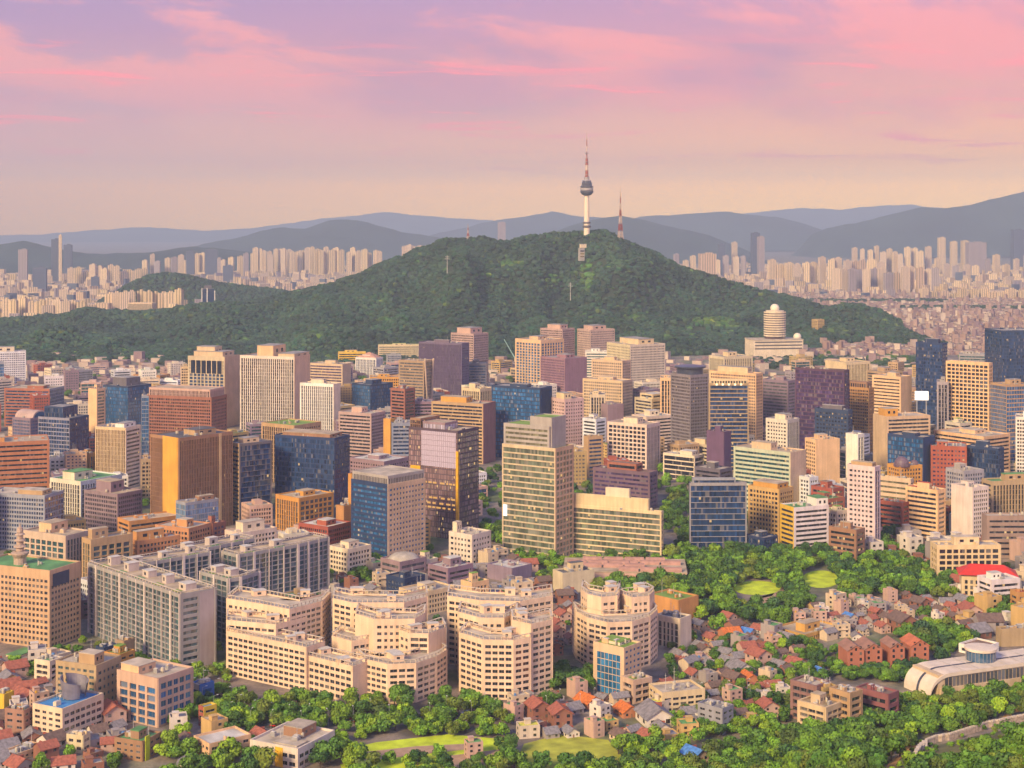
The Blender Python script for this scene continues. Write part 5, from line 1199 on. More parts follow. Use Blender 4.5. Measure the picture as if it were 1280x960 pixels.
# the uncountable rest of the far city
HOUSEM = [plain_mat('low_house_wall_%d' % i, c, .9, var=.2, scale=.05) for i, c in enumerate(((.40,.26,.22), (.28,.18,.19), (.50,.38,.31), (.34,.21,.17), (.60,.47,.37)))]; HROOF = [plain_mat('low_house_roof_%d' % i, c, .9, var=.2, scale=.05) for i, c in enumerate(((.24,.12,.11), (.18,.11,.13), (.34,.25,.22), (.36,.17,.12), (.20,.24,.16), (.16,.24,.40)))]
HMATS = HOUSEM+HROOF
def low_box(mb, x, y, w, d, z0, h, a, mi, rm):
    n0 = len(mb.mi); far_box(mb, x, y, w, d, z0, h, a, mi, 0); mb.mi[-1] = np.full(1, 5+rm)
def far_city():
    mb = MB(); hb = MB(); r = random.Random(21)
    def clear(X, Y): return city_mountain(X, Y) < 3 and back_hill(X, Y) < 2
    for i in range(7000):
        D = 3750+5200*r.random()**.8; px = r.uniform(-40, 1320)
        X = (px-640)/F*D
        if not clear(X, D): continue
        c = fbm(X, D, 900, 3, 9.)
        if px > 940 and D < 5000: continue
        tall = r.random() < .30+.35*c; h = r.uniform(18, 40) if tall else r.uniform(6, 18)
        if r.random() < .03: h *= 1.35
        if D > 7000: h *= .8
        w = r.uniform(16, 40); far_box(mb, X, D, w, r.uniform(10, 15), -2, h, r.choice((-.45, .3, .6))+.5*c, r.choice((0, 0, 1, 1, 2, 3, 5, 4 if r.random() < .4 else 2)), 0)
    for i in range(9500):      # the sea of low houses at the right
        D = 2750+2600*r.random()**1.05; px = r.uniform(985, 1330); X = (px-640)/F*D
        if city_mountain(X, D) > 1: continue
        h = r.uniform(4, 9) if r.random() < .95 else r.uniform(12, 24); w = r.uniform(6.5, 12)
        low_box(hb, X, D, w, r.uniform(6, 10), -2, h, r.uniform(-.8, .8), r.choice((0, 0, 1, 1, 2, 3, 4)), r.choice((0, 0, 1, 1, 2, 3, 4, 5 if r.random() < .25 else 0)))
    for i in range(900):      # old quarters at the mountain foot
        D = r.uniform(2050, 2700); px = r.uniform(-20, 1150); X = (px-640)/F*D
        if city_mountain(X, D) > 1 or blocked(X, D, 9): continue
        low_box(hb, X, D, r.uniform(9, 18), r.uniform(8, 13), -2, r.uniform(4, 10) if r.random() < .9 else r.uniform(11, 18), r.uniform(-.8, .8), r.choice((0, 1, 2, 2, 3, 4, 4)), r.choice((0, 0, 1, 2, 2, 3, 4)))
    for i in range(2600):      # the same quarters going on beyond both edges of the view
        D = r.uniform(640, 3300); side = r.choice((-1, 1)); px = (-35-r.uniform(0, 900)) if side < 0 else (1318+r.uniform(0, 900)); X = (px-640)/F*D
        if city_mountain(X, D) > 1 or blocked(X, D, 12) or (side > 0 and D < 1000): continue
        if D > 1000 and r.random() < .35: far_box(mb, X, D, r.uniform(16, 30), r.uniform(14, 22), -2, r.uniform(12, 62), r.uniform(.2, .8), r.choice((0, 1, 2, 3, 4, 5)), r.choice((0, 0, 1)))
        else: low_box(hb, X, D, r.uniform(8, 15), r.uniform(7, 11), -2, r.uniform(4, 12), r.uniform(-.8, .8), r.choice((0, 1, 2, 3, 4)), r.choice((0, 1, 2, 3, 4)))
    tag(mb.build('distant_city', FMATS), kind='stuff'); tag(hb.build('distant_low_houses', HMATS), kind='stuff')
def blocked(X, Y, rad=6):
    for f in FOOT:
        if f[3] is None:
            P = f[4]
            if P[:, 0].min()-rad < X < P[:, 0].max()+rad and P[:, 1].min()-rad < Y < P[:, 1].max()+rad:
                c = P.mean(0); n = len(P); ins = True
                for i in range(n):
                    e = P[(i+1) % n]-P[i]; L_ = np.hypot(*e)
                    if L_ > 0 and (e[0]*(Y-P[i][1])-e[1]*(X-P[i][0]))/L_ < -rad: ins = False; break
                if ins: return True
        else:
            dx, dy = X-f[0], Y-f[1]; ca, sa = math.cos(f[3]), math.sin(f[3])
            if abs(dx*ca+dy*sa) < f[4]+rad and abs(-dx*sa+dy*ca) < f[5]+rad: return True
    return False
far_city()
# ---------------------------------------------------------------- places in words, for the labels of scattered things
MARKS = [('pagoda-topped orange office',50,760),('blue-roofed white office',85,910),('window-grid beige block',195,880),('longest dark slab',170,770),('western peach block',340,820),('second peach block',490,810),('third peach block',630,810),
 ('drum-shaped peach block',770,790),('blue curtain-glass block',770,840),('slate-roofed gable building',842,800),('vaulted pink museum',785,710),('beige cube office',437,705),('lattice-walled chapel',590,680),('grey domed pavilion',503,705),('navy ledge block',897,650),
 ('golden ornate block',965,640),('slender white tower',1080,640),('red-roofed building',1232,718),('curved-roof museum',1190,845),('four brick villas',1110,815),('yellow-orange school',1008,795),('brown balcony flats',1010,870),('shop row',845,875),('yellow and white block',365,945),
 ('lime-striped block',172,945),('lime kiosk road',262,880),('stone fortress wall',1200,930),('white panel tower',1212,640),('big-windowed cream school',1205,695),('violet mirror tower',555,600),('grey-beige ribbon tower',670,600),('red-brown hotel',230,530),('brown monolith',240,600),
 ('striped twin tower',345,500),('tall white-pink hotel',795,470),('maroon tower',1025,510),('domed tower',968,410),('navy residential tower',1164,480),('purple gridded block',705,480),('plum portal block',780,610),('white grid block',790,560),('dome-topped orange hall',1130,585),('red perforated block',1185,570),('oval bright lawn',1026,722),('yellow meadow',700,935),('pink path lawn',480,925)]
MARKS[25] = ('red and yellow kiosk', 260, 885)
ORD = ['nearest','second','third','fourth','fifth','sixth','seventh','eighth','ninth','tenth','eleventh','twelfth','thirteenth','fourteenth','fifteenth','sixteenth','seventeenth','eighteenth','nineteenth','twentieth']+['%s'%k for k in ('twenty-first','twenty-second','twenty-third','twenty-fourth','twenty-fifth','twenty-sixth','twenty-seventh','twenty-eighth','twenty-ninth','thirtieth')]
PEND = []      # (object, description, pixel x, pixel y)
def later(o, desc, X, Y, Z=0): PEND.append((o, desc, 640+F*X/Y, YH+F*(HC-Z)/Y))
def settle_labels():
    B_ = {}
    for o, d, x, y in PEND:
        m = min(MARKS, key=lambda k: (k[1]-x)**2+((k[2]-y)*1.3)**2); dx, dy = x-m[1], (y-m[2])*1.3
        w = ('right of' if dx > 0 else 'left of') if abs(dx) > abs(dy) else ('in front of' if dy > 0 else 'behind')
        B_.setdefault((d, w, m[0]), []).append((math.hypot(dx, dy), o))
    for (d, w, m), L_ in B_.items():
        L_.sort(key=lambda q: q[0])
        for i, (_, o) in enumerate(L_):
            o['label'] = f'{d} {w} the {m}' if len(L_) == 1 else f'{d}, {ORD[min(i, len(ORD)-1)]} {w} the {m}'
# ---------------------------------------------------------------- houses and small blocks
def house_gable(r, wc, rc, w, d, h, name='house'):
    root = empty(name, (0, 0, 0)); m = MB(); m.box(-w/2, -d/2, -1, w/2, d/2, h); k = w*.30
    m.tris([((-w/2, -d/2, h), (w/2, -d/2, h), (0, -d/2, h+k)), ((w/2, d/2, h), (-w/2, d/2, h), (0, d/2, h+k))]); m.build('wall', wall_mat(wc), root)
    m = MB(); e = .6
    for s in (-1, 1):
        x1, z1 = s*(w/2+e), h-e*.6+.12; q = [(0, -d/2-e, h+k+.15), (x1, -d/2-e, z1), (x1, d/2+e, z1), (0, d/2+e, h+k+.15)]
        if s > 0: q = q[::-1]
        m.quads([q]); m.quads([[(0, -d/2-e, h+k-.2), (x1, -d/2-e, z1-.3), (x1, -d/2-e, z1), (0, -d/2-e, h+k+.15)], [(x1, -d/2-e, z1-.3), (x1, d/2+e, z1-.3), (x1, d/2+e, z1), (x1, -d/2-e, z1)]])
    rfo = m.build('roof', plain_mat('tile_%d_%d_%d' % tuple(int(c*100) for c in rc), rc, .85, var=.35, scale=.8), root)
    m = MB(); m.box(-w*.14, -.35, 0, w*.14, .35, 1.5); m.build('chimney', WM('brick'), rfo, loc=(w*.22, d*.2, h+k*.3))
    for x, f in ((-.28, 0), (.28, 0), (-.28, 1), (.28, 1)):
        if 1.2+f*2.9+1.4 < h+.2: o = MB(); o.box(-.65, -.07, 0, .65, .07, 1.3); o.build('window', G_DARK, root, loc=(w*x, -d/2-.02, 1.2+f*2.9))
    for y in (-.25, .25): o = MB(); o.box(-.07, -.7, 0, .07, .7, 1.3); o.build('window', G_DARK, root, loc=(-w/2-.02, d*y, h-2.2))
    o = MB(); o.box(-.5, -.08, 0, .5, .08, 2.1); o.build('door', WM('brown'), root, loc=(0, -d/2-.02, 0)); return root
def house_flat(r, wc, rc, w, d, n, name='house'):
    h = n*3.0; root = empty(name, (0, 0, 0)); m = MB(); m.box(-w/2, -d/2, -1, w/2, d/2, h)
    for x0, x1, y0, y1 in ((-w/2, w/2, -d/2, -d/2+.25), (-w/2, w/2, d/2-.25, d/2), (-w/2, -w/2+.25, -d/2+.25, d/2-.25), (w/2-.25, w/2, -d/2+.25, d/2-.25)): m.box(x0, y0, h, x1, y1, h+.9)
    m.build('wall', wall_mat(wc), root)
    m = MB(); m.box(-w/2+.26, -d/2+.26, h+.01, w/2-.26, d/2-.26, h+.12); rfo = m.build('roof', plain_mat('deck_%d_%d_%d' % tuple(int(c*100) for c in rc), rc, .85, var=.35, scale=.6), root)
    m = MB(); x = w*r.uniform(-.2, .2); m.box(x-1.6, 0, h+.12, x+1.6, d*.36, h+2.6); m.box(x-1.9, -.3, h+2.6, x+1.9, d*.36+.2, h+2.85); m.build('stair_hut', wall_mat(wc), rfo)
    if r.random() < .6: m = MB(); m.lathe([(.8, 0), (.8, 1.3), (.3, 1.6), (0, 1.6)], seg=10); m.build('water_tank', plain_mat('tank_%d' % r.randrange(2), ((.62,.33,.05), (.10,.22,.45))[r.randrange(2)], .5), rfo, loc=(-w*.28, -d*.2, h+.12))
    nb = max(2, int(w/4))
    for f in range(n):
        for k in range(nb):
            o = MB(); o.box(-.8, -.07, 0, .8, .07, 1.35); o.build('window', G_DARK, root, loc=(-w/2+(k+.5)*w/nb, -d/2-.02, f*3+1))
        o = MB(); o.box(-.07, -.8, 0, .07, .8, 1.3); o.build('window', G_DARK, root, loc=(-w/2-.02, 0, f*3+1))
        if f and r.random() < .5: o = MB(); o.box(-w*.3, -1.1, 0, w*.3, 0, .9); o.build('balcony', wall_mat(tuple(min(.8, c*1.15) for c in wc)), root, loc=(0, -d/2, f*3-.1))
    return root
hr = random.Random(77)
PROTO = []
for wn, wc in (('cream', (.62,.47,.33)), ('white', (.70,.60,.52)), ('pink', (.56,.36,.29)), ('brick', (.30,.13,.09)), ('grey', (.36,.30,.29)), ('ochre', (.58,.37,.15))):
    for rn, rc in (('brown-tiled', (.17,.105,.085)), ('grey-tiled', (.24,.21,.22)), ('red-tiled', (.36,.11,.07))):
        PROTO.append((house_gable(hr, wc, rc, hr.uniform(7, 9.5), hr.uniform(8, 11), hr.choice((3.2, 5.8))), f'{rn} gabled {wn} house', 'g', wn, rn))
    for rn, rc in (('green', (.12,.32,.10)), ('beige', (.52,.42,.32)), ('grey', (.34,.30,.29))):
        PROTO.append((house_flat(hr, wc, rc, hr.uniform(8, 11.5), hr.uniform(8, 10), hr.choice((1, 2, 2, 3))), f'flat {rn}-roofed {wn} house', 'f', wn, rn))
PROTO.append((house_gable(hr, (.6,.45,.35), (.08,.22,.55), 8, 9, 3.2), 'blue-roofed low house', 'g', 'cream', 'blue'))
PROTO.append((house_gable(hr, (.5,.2,.1), (.62,.16,.03), 10, 12, 3.4), 'bright orange-roofed house', 'g', 'brick', 'orange'))
PROTO.append((house_flat(hr, (.62,.50,.40), (.62,.58,.08), 11, 8, 2), 'yellow-roofed low house', 'f', 'cream', 'yellow'))
used = set(); HN = [0]
def put_house(k, X, Y, rz, name='house', cat='house', group=None, s=1.0):
    root, desc = PROTO[k][0], PROTO[k][1]
    if k not in used: o = root; used.add(k)
    else: o = link_copy(root)
    o.location = (X, Y, front_hill(X, Y)); o.rotation_euler = (0, 0, rz); o.scale = (s, s, s); tag(o, None, cat, group); later(o, desc, X, Y, 3); FOOT.append((X, Y, 6, rz, 5*s, 5*s, 6)); HN[0] += 1
def scatter_houses(poly, n, kinds, group, rot, gap=1.5, smin=.62, smax=.9, tries=40):
    ks = [i for i, p in enumerate(PROTO) if kinds(p)]; xs_ = [p[0] for p in poly]; ys_ = [p[1] for p in poly]; done = 0
    for t in range(n*tries):
        if done >= n: break
        x = hr.uniform(min(xs_), max(xs_)); y0, y1 = min(ys_), max(ys_)
        Y = hr.uniform(F*HC/(y1-YH), F*HC/(y0-YH)); y = YH+F*HC/Y
        if not inpoly(x, y, poly): continue
        X = (x-640)/F*Y
        if blocked(X, Y, 4.5+gap): continue
        put_house(hr.choice(ks), X, Y, rot+hr.uniform(-.35, .35)+hr.choice((0, 1.5708)), group=group, s=hr.uniform(smin, smax)); done += 1
def inpoly(x, y, P):
    c = False; n = len(P)
    for i in range(n):
        (x0, y0), (x1, y1) = P[i], P[i-1]
        if (y0 > y) != (y1 > y) and x < (x1-x0)*(y-y0)/(y1-y0)+x0: c = not c
    return c
def at_px(k, x, y, rz=.4, s=1.0, group=None):
    Y = F*HC/(y-YH); put_house(k, (x-640)/F*Y, Y, rz, group=group, s=s)
find = lambda d: [i for i, p in enumerate(PROTO) if p[1] == d][0]
for x, y, d, s in ((735,882,'bright orange-roofed house',1.15),(783,893,'bright orange-roofed house',1.1),(700,905,'red-tiled gabled brick house',1.4),(672,897,'red-tiled gabled brick house',1.4),(818,903,'grey-tiled gabled white house',1.9),(826,890,'yellow-roofed low house',1.2),(948,830,'red-tiled gabled pink house',1.3),(925,842,'grey-tiled gabled white house',1.5),
   (1150,762,'brown-tiled gabled brick house',1.2),(1128,790,'brown-tiled gabled brick house',1.7),(868,950,'blue-roofed low house',1.3),(592,945,'flat green-roofed pink house',.9),(885,902,'flat green-roofed white house',1.2),(960,893,'red-tiled gabled pink house',1.1),(660,920,'yellow-roofed low house',1.1),(1045,760,'flat beige-roofed cream house',1.2),(1025,842,'blue-roofed low house',.8),(1062,775,'blue-roofed low house',1.0),(980,775,'blue-roofed low house',.9)):
    at_px(find(d), x, y, hr.uniform(.2, .7), s*.78, None)
anyk = lambda p: (p[2] == 'g' or hr.random() < .6) and p[4] not in ('orange', 'yellow', 'blue')
scatter_houses([(985,772),(1050,752),(1160,748),(1200,760),(1195,780),(1120,792),(1060,800),(985,800)], 92, anyk, 'old houses of the hillside village', .3, -.4, .55, .8)
scatter_houses([(850,795),(930,785),(1000,800),(1000,850),(930,870),(840,840)], 34, anyk, 'houses between the gable building and the school', .5, 1)
scatter_houses([(640,872),(760,868),(960,850),(985,880),(950,905),(860,925),(700,925),(640,905)], 44, anyk, 'houses along the lower street', .5, .8)
scatter_houses([(420,715),(640,700),(720,745),(720,770),(560,770),(420,758)], 44, lambda p: p[3] in ('pink','grey','brick','cream') and p[4] not in ('yellow','blue','orange'), 'cottages behind the peach apartments', .4, .4, .75, 1.1)
scatter_houses([(620,705),(720,745),(725,800),(690,820),(690,750)], 26, lambda p: p[3] in ('pink','brick') and p[2] == 'g', 'brick cottages beside the third peach block', .5, .5)
scatter_houses([(-10,830),(60,830),(150,905),(145,965),(-10,965)], 40, anyk, 'houses at the foot of the orange office', .6, .3, .7, 1.15)
scatter_houses([(1040,640),(1290,690),(1290,760),(1170,720),(1040,690)], 26, lambda p: anyk(p) and p[2] == 'f', 'small flat-roofed houses below the white panel tower', .3, 2, 1.1, 1.6)
scatter_houses([(1180,735),(1290,735),(1290,800),(1210,800)], 16, anyk, 'houses above the museum', .3, 1.5, .9, 1.4)
scatter_houses([(850,785),(905,775),(985,800),(985,870),(890,860)], 12, lambda p: p[2] == 'g', 'houses between the gable building and the school', .5, .2)
scatter_houses([(265,890),(330,925),(420,950),(230,960),(200,930)], 6, anyk, 'houses under the bottom trees', .4, 4)
for p in PROTO:
    k = PROTO.index(p)
    if k not in used:
        for c in list(p[0].children_recursive): bpy.data.objects.remove(c)
        bpy.data.objects.remove(p[0])
# small blocks filling the streets between the towers
fb = random.Random(31)
FILLW = [('cream','cream'),('white','white'),('peach','peach'),('grey','grey'),('tan','tan'),('brick-red','brick'),('ochre','ochre'),('pink','rose'),('mauve','mauve')]
def fill(n, x0, x1, d0, d1, h0, h1, w0, w1, gap=4):
    done = 0
    for t in range(n*60):
        if done >= n: break
        D = fb.uniform(d0, d1); x = fb.uniform(x0, x1); X = (x-640)/F*D; w, d, h = fb.uniform(w0, w1), fb.uniform(w0, w1)*.8, fb.uniform(h0, h1)
        if city_mountain(X, D) > 0 or blocked(X, D, max(w, d)*.5+gap): continue
        if inpoly(x, YH+F*HC/D, PARK): continue
        cn, ck = fb.choice(FILLW); st = fb.choice(('grid', 'ribbon', 'tight', 'small', 'villa', 'thinrib')); gl = fb.choice(('dark','dark','grey','navy','teal')); rf = fb.choice(('grey','beige','tan','white','green','tan'))
        a = fb.uniform(.2, .9); P = np.array([(-w/2, -d/2), (w/2, -d/2), (w/2, d/2), (-w/2, d/2)])
        root = empty('city_block', (X, D, 0), a, None, 'office block')
        view = np.array([-(X*math.cos(a)+D*math.sin(a)), X*math.sin(a)-D*math.cos(a)])
        vv = Vol(P, -.5, h, [st, 'blank' if fb.random() < .25 else st, st, st], ck, gl, rf, .8, False); vv.jit = fb.choice(JIT); rf_ = make_volume(root, vv, view, True)
        u = fb.uniform(-.2, .2)*w; m = MB(); m.box(u-w*.18, -d*.1, h, u+w*.18, d*.3, h+3.2); m.build('penthouse', WM(ck), rf_)
        roof_clutter(rf_, P, h, fb.randrange(3, 7), int(X*31+D), ck)
        nm = {'grid':'square-windowed','tight':'fine-gridded','ribbon':'band-windowed','thinrib':'band-windowed','small':'small-windowed','villa':'small-windowed'}[st]
        later(root, f'low {nm} {cn} block', X, D, h); FOOT.append((X, D, w, a, w/2, d/2, h)); done += 1
PARK = [(600,575),(640,575),(640,700),(860,705),(860,690),(822,600),(900,590),(960,700),(1000,690),(1160,690),(1190,760),(1040,760),(960,790),(860,800),(700,770),(760,740),(690,740),(640,720),(600,690)]
fill(44, -10, 640, 1090, 1420, 8, 22, 14, 24, 2.5)
fill(70, -10, 1290, 1300, 1700, 10, 30, 15, 26, 2.5)
fill(90, -10, 1290, 1700, 2150, 12, 42, 16, 30, 3)
fill(60, -10, 1290, 2100, 2450, 10, 30, 16, 30, 3)
fill(40, 960, 1290, 1060, 1500, 7, 20, 13, 22, 2)
fill(14, -10, 420, 880, 1100, 8, 15, 12, 18)
# ---------------------------------------------------------------- lawns, paths and the road
def hit(x, y):
    """where the photo's ray through pixel x, y meets the ground"""
    if YH+F*HC/330. < y: return at(x, Y=330.)
    Y = 330.
    while Y < 3000:
        X = (x-640)/F*Y; z = HC-(y-YH)*Y/F
        if z <= front_hill(X, Y): return Vector((X, Y, front_hill(X, Y)))
        Y += 1.5
    return at(x, y)
def patch(name, pts, mat, z=.05):
    P = [at(x, y) for x, y in pts]; m = MB(); m.ngon([(p.x, p.y, z) for p in P]); return tag(m.build(name, mat), kind='structure')
LAWN = plain_mat('lawn_grass', (.56,.66,.025), .9, var=.3, scale=.15); DRY = plain_mat('meadow_grass', (.42,.42,.04), .9, var=.45, scale=.12); PAVE = plain_mat('path_clay', (.42,.26,.17), .9, var=.2); ASPH = plain_mat('road_asphalt', (.10,.085,.085), .9, var=.3, scale=.2); PAVING = plain_mat('pavement', (.34,.26,.22), .9, var=.25)
ov = lambda cx, cy, rx, ry, n=18: [(cx+rx*math.cos(t), cy-ry*math.sin(t)) for t in np.linspace(0, 2*math.pi, n, endpoint=False)]
def strip_road(name, pts, w, mat, z=.03, zf=None, kind='structure'):
    P = [Vector(hit(x, y)) for x, y in pts]; m = MB(); L_, R_ = [], []
    for i, p in enumerate(P):
        d = (P[min(i+1, len(P)-1)]-P[max(i-1, 0)]).to_2d().normalized(); n = Vector((-d.y, d.x))
        for lst, s in ((L_, 1), (R_, -1)):
            q = p.to_2d()+n*s*w/2; lst.append((q.x, q.y, front_hill(q.x, q.y)+z))
    for i in range(len(P)-1): m.quads([[R_[i], R_[i+1], L_[i+1], L_[i]]])
    return tag(m.build(name, mat), kind=kind), P
def smooth(pts, k=4):
    out = []
    for i in range(len(pts)-1):
        p0, p1, p2, p3 = (np.array(pts[max(0, min(len(pts)-1, j))], float) for j in (i-1, i, i+1, i+2))
        for t in np.linspace(0, 1, k, endpoint=False): out.append(tuple(.5*((2*p1)+(p2-p0)*t+(2*p0-5*p1+4*p2-p3)*t*t+(3*p1-p0-3*p2+p3)*t**3)))
    return out+[pts[-1]]
patch('lawn', ov(1026, 724, 24, 11), LAWN, .06); patch('lawn', ov(946, 735, 30, 9), LAWN, .06); patch('path', [(985,740),(1000,722),(985,718),(965,745),(930,752),(940,757),(970,752)], PAVE, .04)
patch('meadow', [(640,960),(655,930),(700,918),(760,925),(790,960),(780,985),(640,985)], DRY, .06)
patch('lawn', [(420,940),(470,928),(560,918),(640,925),(640,960),(430,970)], LAWN, .06); patch('path', [(420,944),(520,933),(600,929),(600,935),(470,950),(420,956)], PAVE, .10)
patch('plaza', [(560,945),(640,935),(650,985),(540,985)], PAVE, .08); patch('plaza', [(230,905),(330,885),(420,905),(400,935),(240,935)], PAVING, .02)
RD = smooth([(225,848),(262,872),(300,898),(360,908),(440,902),(560,896),(680,889),(790,884),(900,878),(960,872)], 5)
strip_road('pavement', RD, 17, PAVING, .03); _, RP = strip_road('road', RD, 11, ASPH, .08)
WHITE = plain_mat('road_paint', (.75,.72,.68), .8, var=.2)
m = MB()
for p, q in zip(RP[:-1], RP[1:]):
    d = q-p; n = max(1, int(d.length/7)); e = d.normalized()
    for i in range(n):
        a = p+d*(i/n); b = a+e*3; s = Vector((-e.y, e.x, 0))*.12; m.quads([[tuple(Vector((v.x, v.y, .10))) for v in (a-s, b-s, b+s, a+s)]])
tag(m.build('road_marking', WHITE), kind='structure')
for s in (-1, 1):
    m = MB()
    for p, q in zip(RP[:-1], RP[1:]):
        d = (q-p).to_2d(); e = np.array(d.normalized()); m.frame_boxes([(0, d.length, 5.6, 5.9, 0, .15) if s > 0 else (0, d.length, -5.9, -5.6, 0, .15)], np.array([p.x, p.y]), e, np.array([e[1], -e[0]]))
    tag(m.build('kerb', PAVING), kind='structure')
def bigroad(name, pts, w): strip_road(name, pts, w, ASPH, .05)
bigroad('road', smooth([(100,812),(150,812),(225,846)], 4), 12); bigroad('road', [(420,760),(430,720),(520,690),(640,706)], 14); bigroad('road', [(1160,800),(1180,770),(1200,745)], 8)
# cars
def car_proto(c):
    root = empty('car', (0, 0, 0)); m = MB(); paint = plain_mat('car_%d%d%d' % tuple(int(v*99) for v in c), c, .3, var=.03)
    prof = [(-2.1, .35), (2.1, .35), (2.15, .75), (1.2, .92), (-2.1, .95)]; n = len(prof)
    for y in (-.88, .88): m.ngon([(x, y, z) for x, z in (prof if y < 0 else prof[::-1])])
    for (x0, z0), (x1, z1) in zip(prof, prof[1:]+prof[:1]): m.quads([[(x0, .88, z0), (x1, .88, z1), (x1, -.88, z1), (x0, -.88, z0)][::-1]])
    m.build('body', paint, root)
    m = MB(); B0 = [(-1.8, -.8), (1.0, -.8), (1.0, .8), (-1.8, .8)]; T = [(-1.3, -.66), (.3, -.66), (.3, .66), (-1.3, .66)]
    for i in range(4): m.quads([[(*B0[i], .93), (*B0[(i+1) % 4], .93), (*T[(i+1) % 4], 1.4), (*T[i], 1.4)]])
    m.build('cabin_window', G_DARK, root); m = MB(); m.box(-1.32, -.68, 1.4, .32, .68, 1.46); m.build('roof', paint, root)
    for x in (-1.35, 1.35):
        for y in (-.86, .86):
            m = MB(); m.tube((0, -.1, 0), (0, .1, 0), .33, seg=10); m.ngon([(.33*math.cos(t), -.1, .33*math.sin(t)) for t in np.linspace(0, 6.28, 9)[:-1]]); m.build('wheel', plain_mat('tyre', (.02,.02,.02), .8), root, loc=(x, y, .33))
    return root
cr = random.Random(3); CP = {n: car_proto(c) for n, c in (('white', (.8,.8,.8)), ('black', (.02,.02,.025)), ('silver', (.45,.45,.47)), ('red', (.5,.03,.02)), ('blue', (.04,.10,.35)))}; cu = set()
for i in range(2, len(RP)-2, 2):
    for s in (-1, 1):
        if cr.random() < .35: continue
        p = RP[i]; d = (RP[i+1]-p).to_2d().normalized(); n = Vector((-d.y, d.x)); k = cr.choice(list(CP)); o = CP[k] if k not in cu else link_copy(CP[k]); cu.add(k)
        o.location = (p.x+n.x*s*2.6, p.y+n.y*s*2.6, .085); o.rotation_euler = (0, 0, math.atan2(d.y, d.x)+(math.pi if s > 0 else 0)); tag(o, None, 'car', 'cars on the lower street'); later(o, f'small {k} car on the lower street', p.x, p.y)
def lamp_proto():
    root = empty('street_lamp', (0, 0, 0)); m = MB(); m.tube((0, 0, 0), (0, 0, 8), .11, .07, 6); m.build('pole', METAL, root); m = MB(); m.tube((0, 0, 7.9), (1.8, 0, 8.4), .06, .05, 5); m.build('arm', METAL, root)
    m = MB(); m.box(1.5, -.18, 8.35, 2.5, .18, 8.52); m.build('lamp_head', plain_mat('lamp_head', (.6,.58,.55), .5), root); return root
LP_ = lamp_proto(); lq = 0
for i in range(1, len(RP)-1):
    p = RP[i]; d = (RP[i+1]-p).to_2d().normalized(); n = Vector((-d.y, d.x)); s = 1 if i % 2 else -1
    o = LP_ if lq == 0 else link_copy(LP_); lq += 1
    o.location = (p.x+n.x*s*6.6, p.y+n.y*s*6.6, .03); o.rotation_euler = (0, 0, math.atan2(-n.y*s, -n.x*s)); tag(o, None, 'street lamp', 'lamps along the lower street'); later(o, 'grey curved-arm street lamp on the pavement', o.location.x, o.location.y)
for k in CP:
    if k not in cu:
        for c in list(CP[k].children): bpy.data.objects.remove(c)
        bpy.data.objects.remove(CP[k])
# fortress wall and its path on the wooded spur
def fortress():
    pts = smooth([(1130,985),(1142,955),(1152,938),(1168,929),(1190,925),(1212,918),(1235,910),(1258,906),(1290,900)], 5); P = [hit(x, y) for x, y in pts]
    root = empty('fortress_wall', tuple(P[0]), 0, 'pale stone fortress wall winding over the wooded spur', 'wall'); o0 = P[0]
    st = plain_mat('fortress_stone', (.44,.33,.25), .9, var=.45, scale=.7); m = MB(); cp = MB()
    for p, q in zip(P[:-1], P[1:]):
        d = (q-p).to_2d(); e = np.array(d.normalized()); n = np.array([e[1], -e[0]]); b = min(p.z, q.z)-o0.z
        m.frame_boxes([(-.2, d.length+.2, -.5, .5, b-3, b+2.4)], np.array([p.x-o0.x, p.y-o0.y]), e, n)
        k = max(1, int(d.length/2.2)); cp.frame_boxes([(j*d.length/k, j*d.length/k+d.length/k*.8, -.6, .6, b+2.4, b+3.1) for j in range(k)], np.array([p.x-o0.x, p.y-o0.y]), e, n)
    m.build('wall', st, root); cp.build('battlement', plain_mat('fortress_cap', (.60,.48,.38), .9, var=.2), root)
    return P
FW = fortress(); strip_road('path', smooth([(1105,975),(1118,952),(1132,940),(1142,932)], 3), 3.2, plain_mat('path_ochre', (.55,.27,.08), .9), .12); strip_road('path', smooth([(1255,905),(1262,893),(1290,880)], 3), 3, plain_mat('path_ochre', (.55,.27,.08), .9), .12)
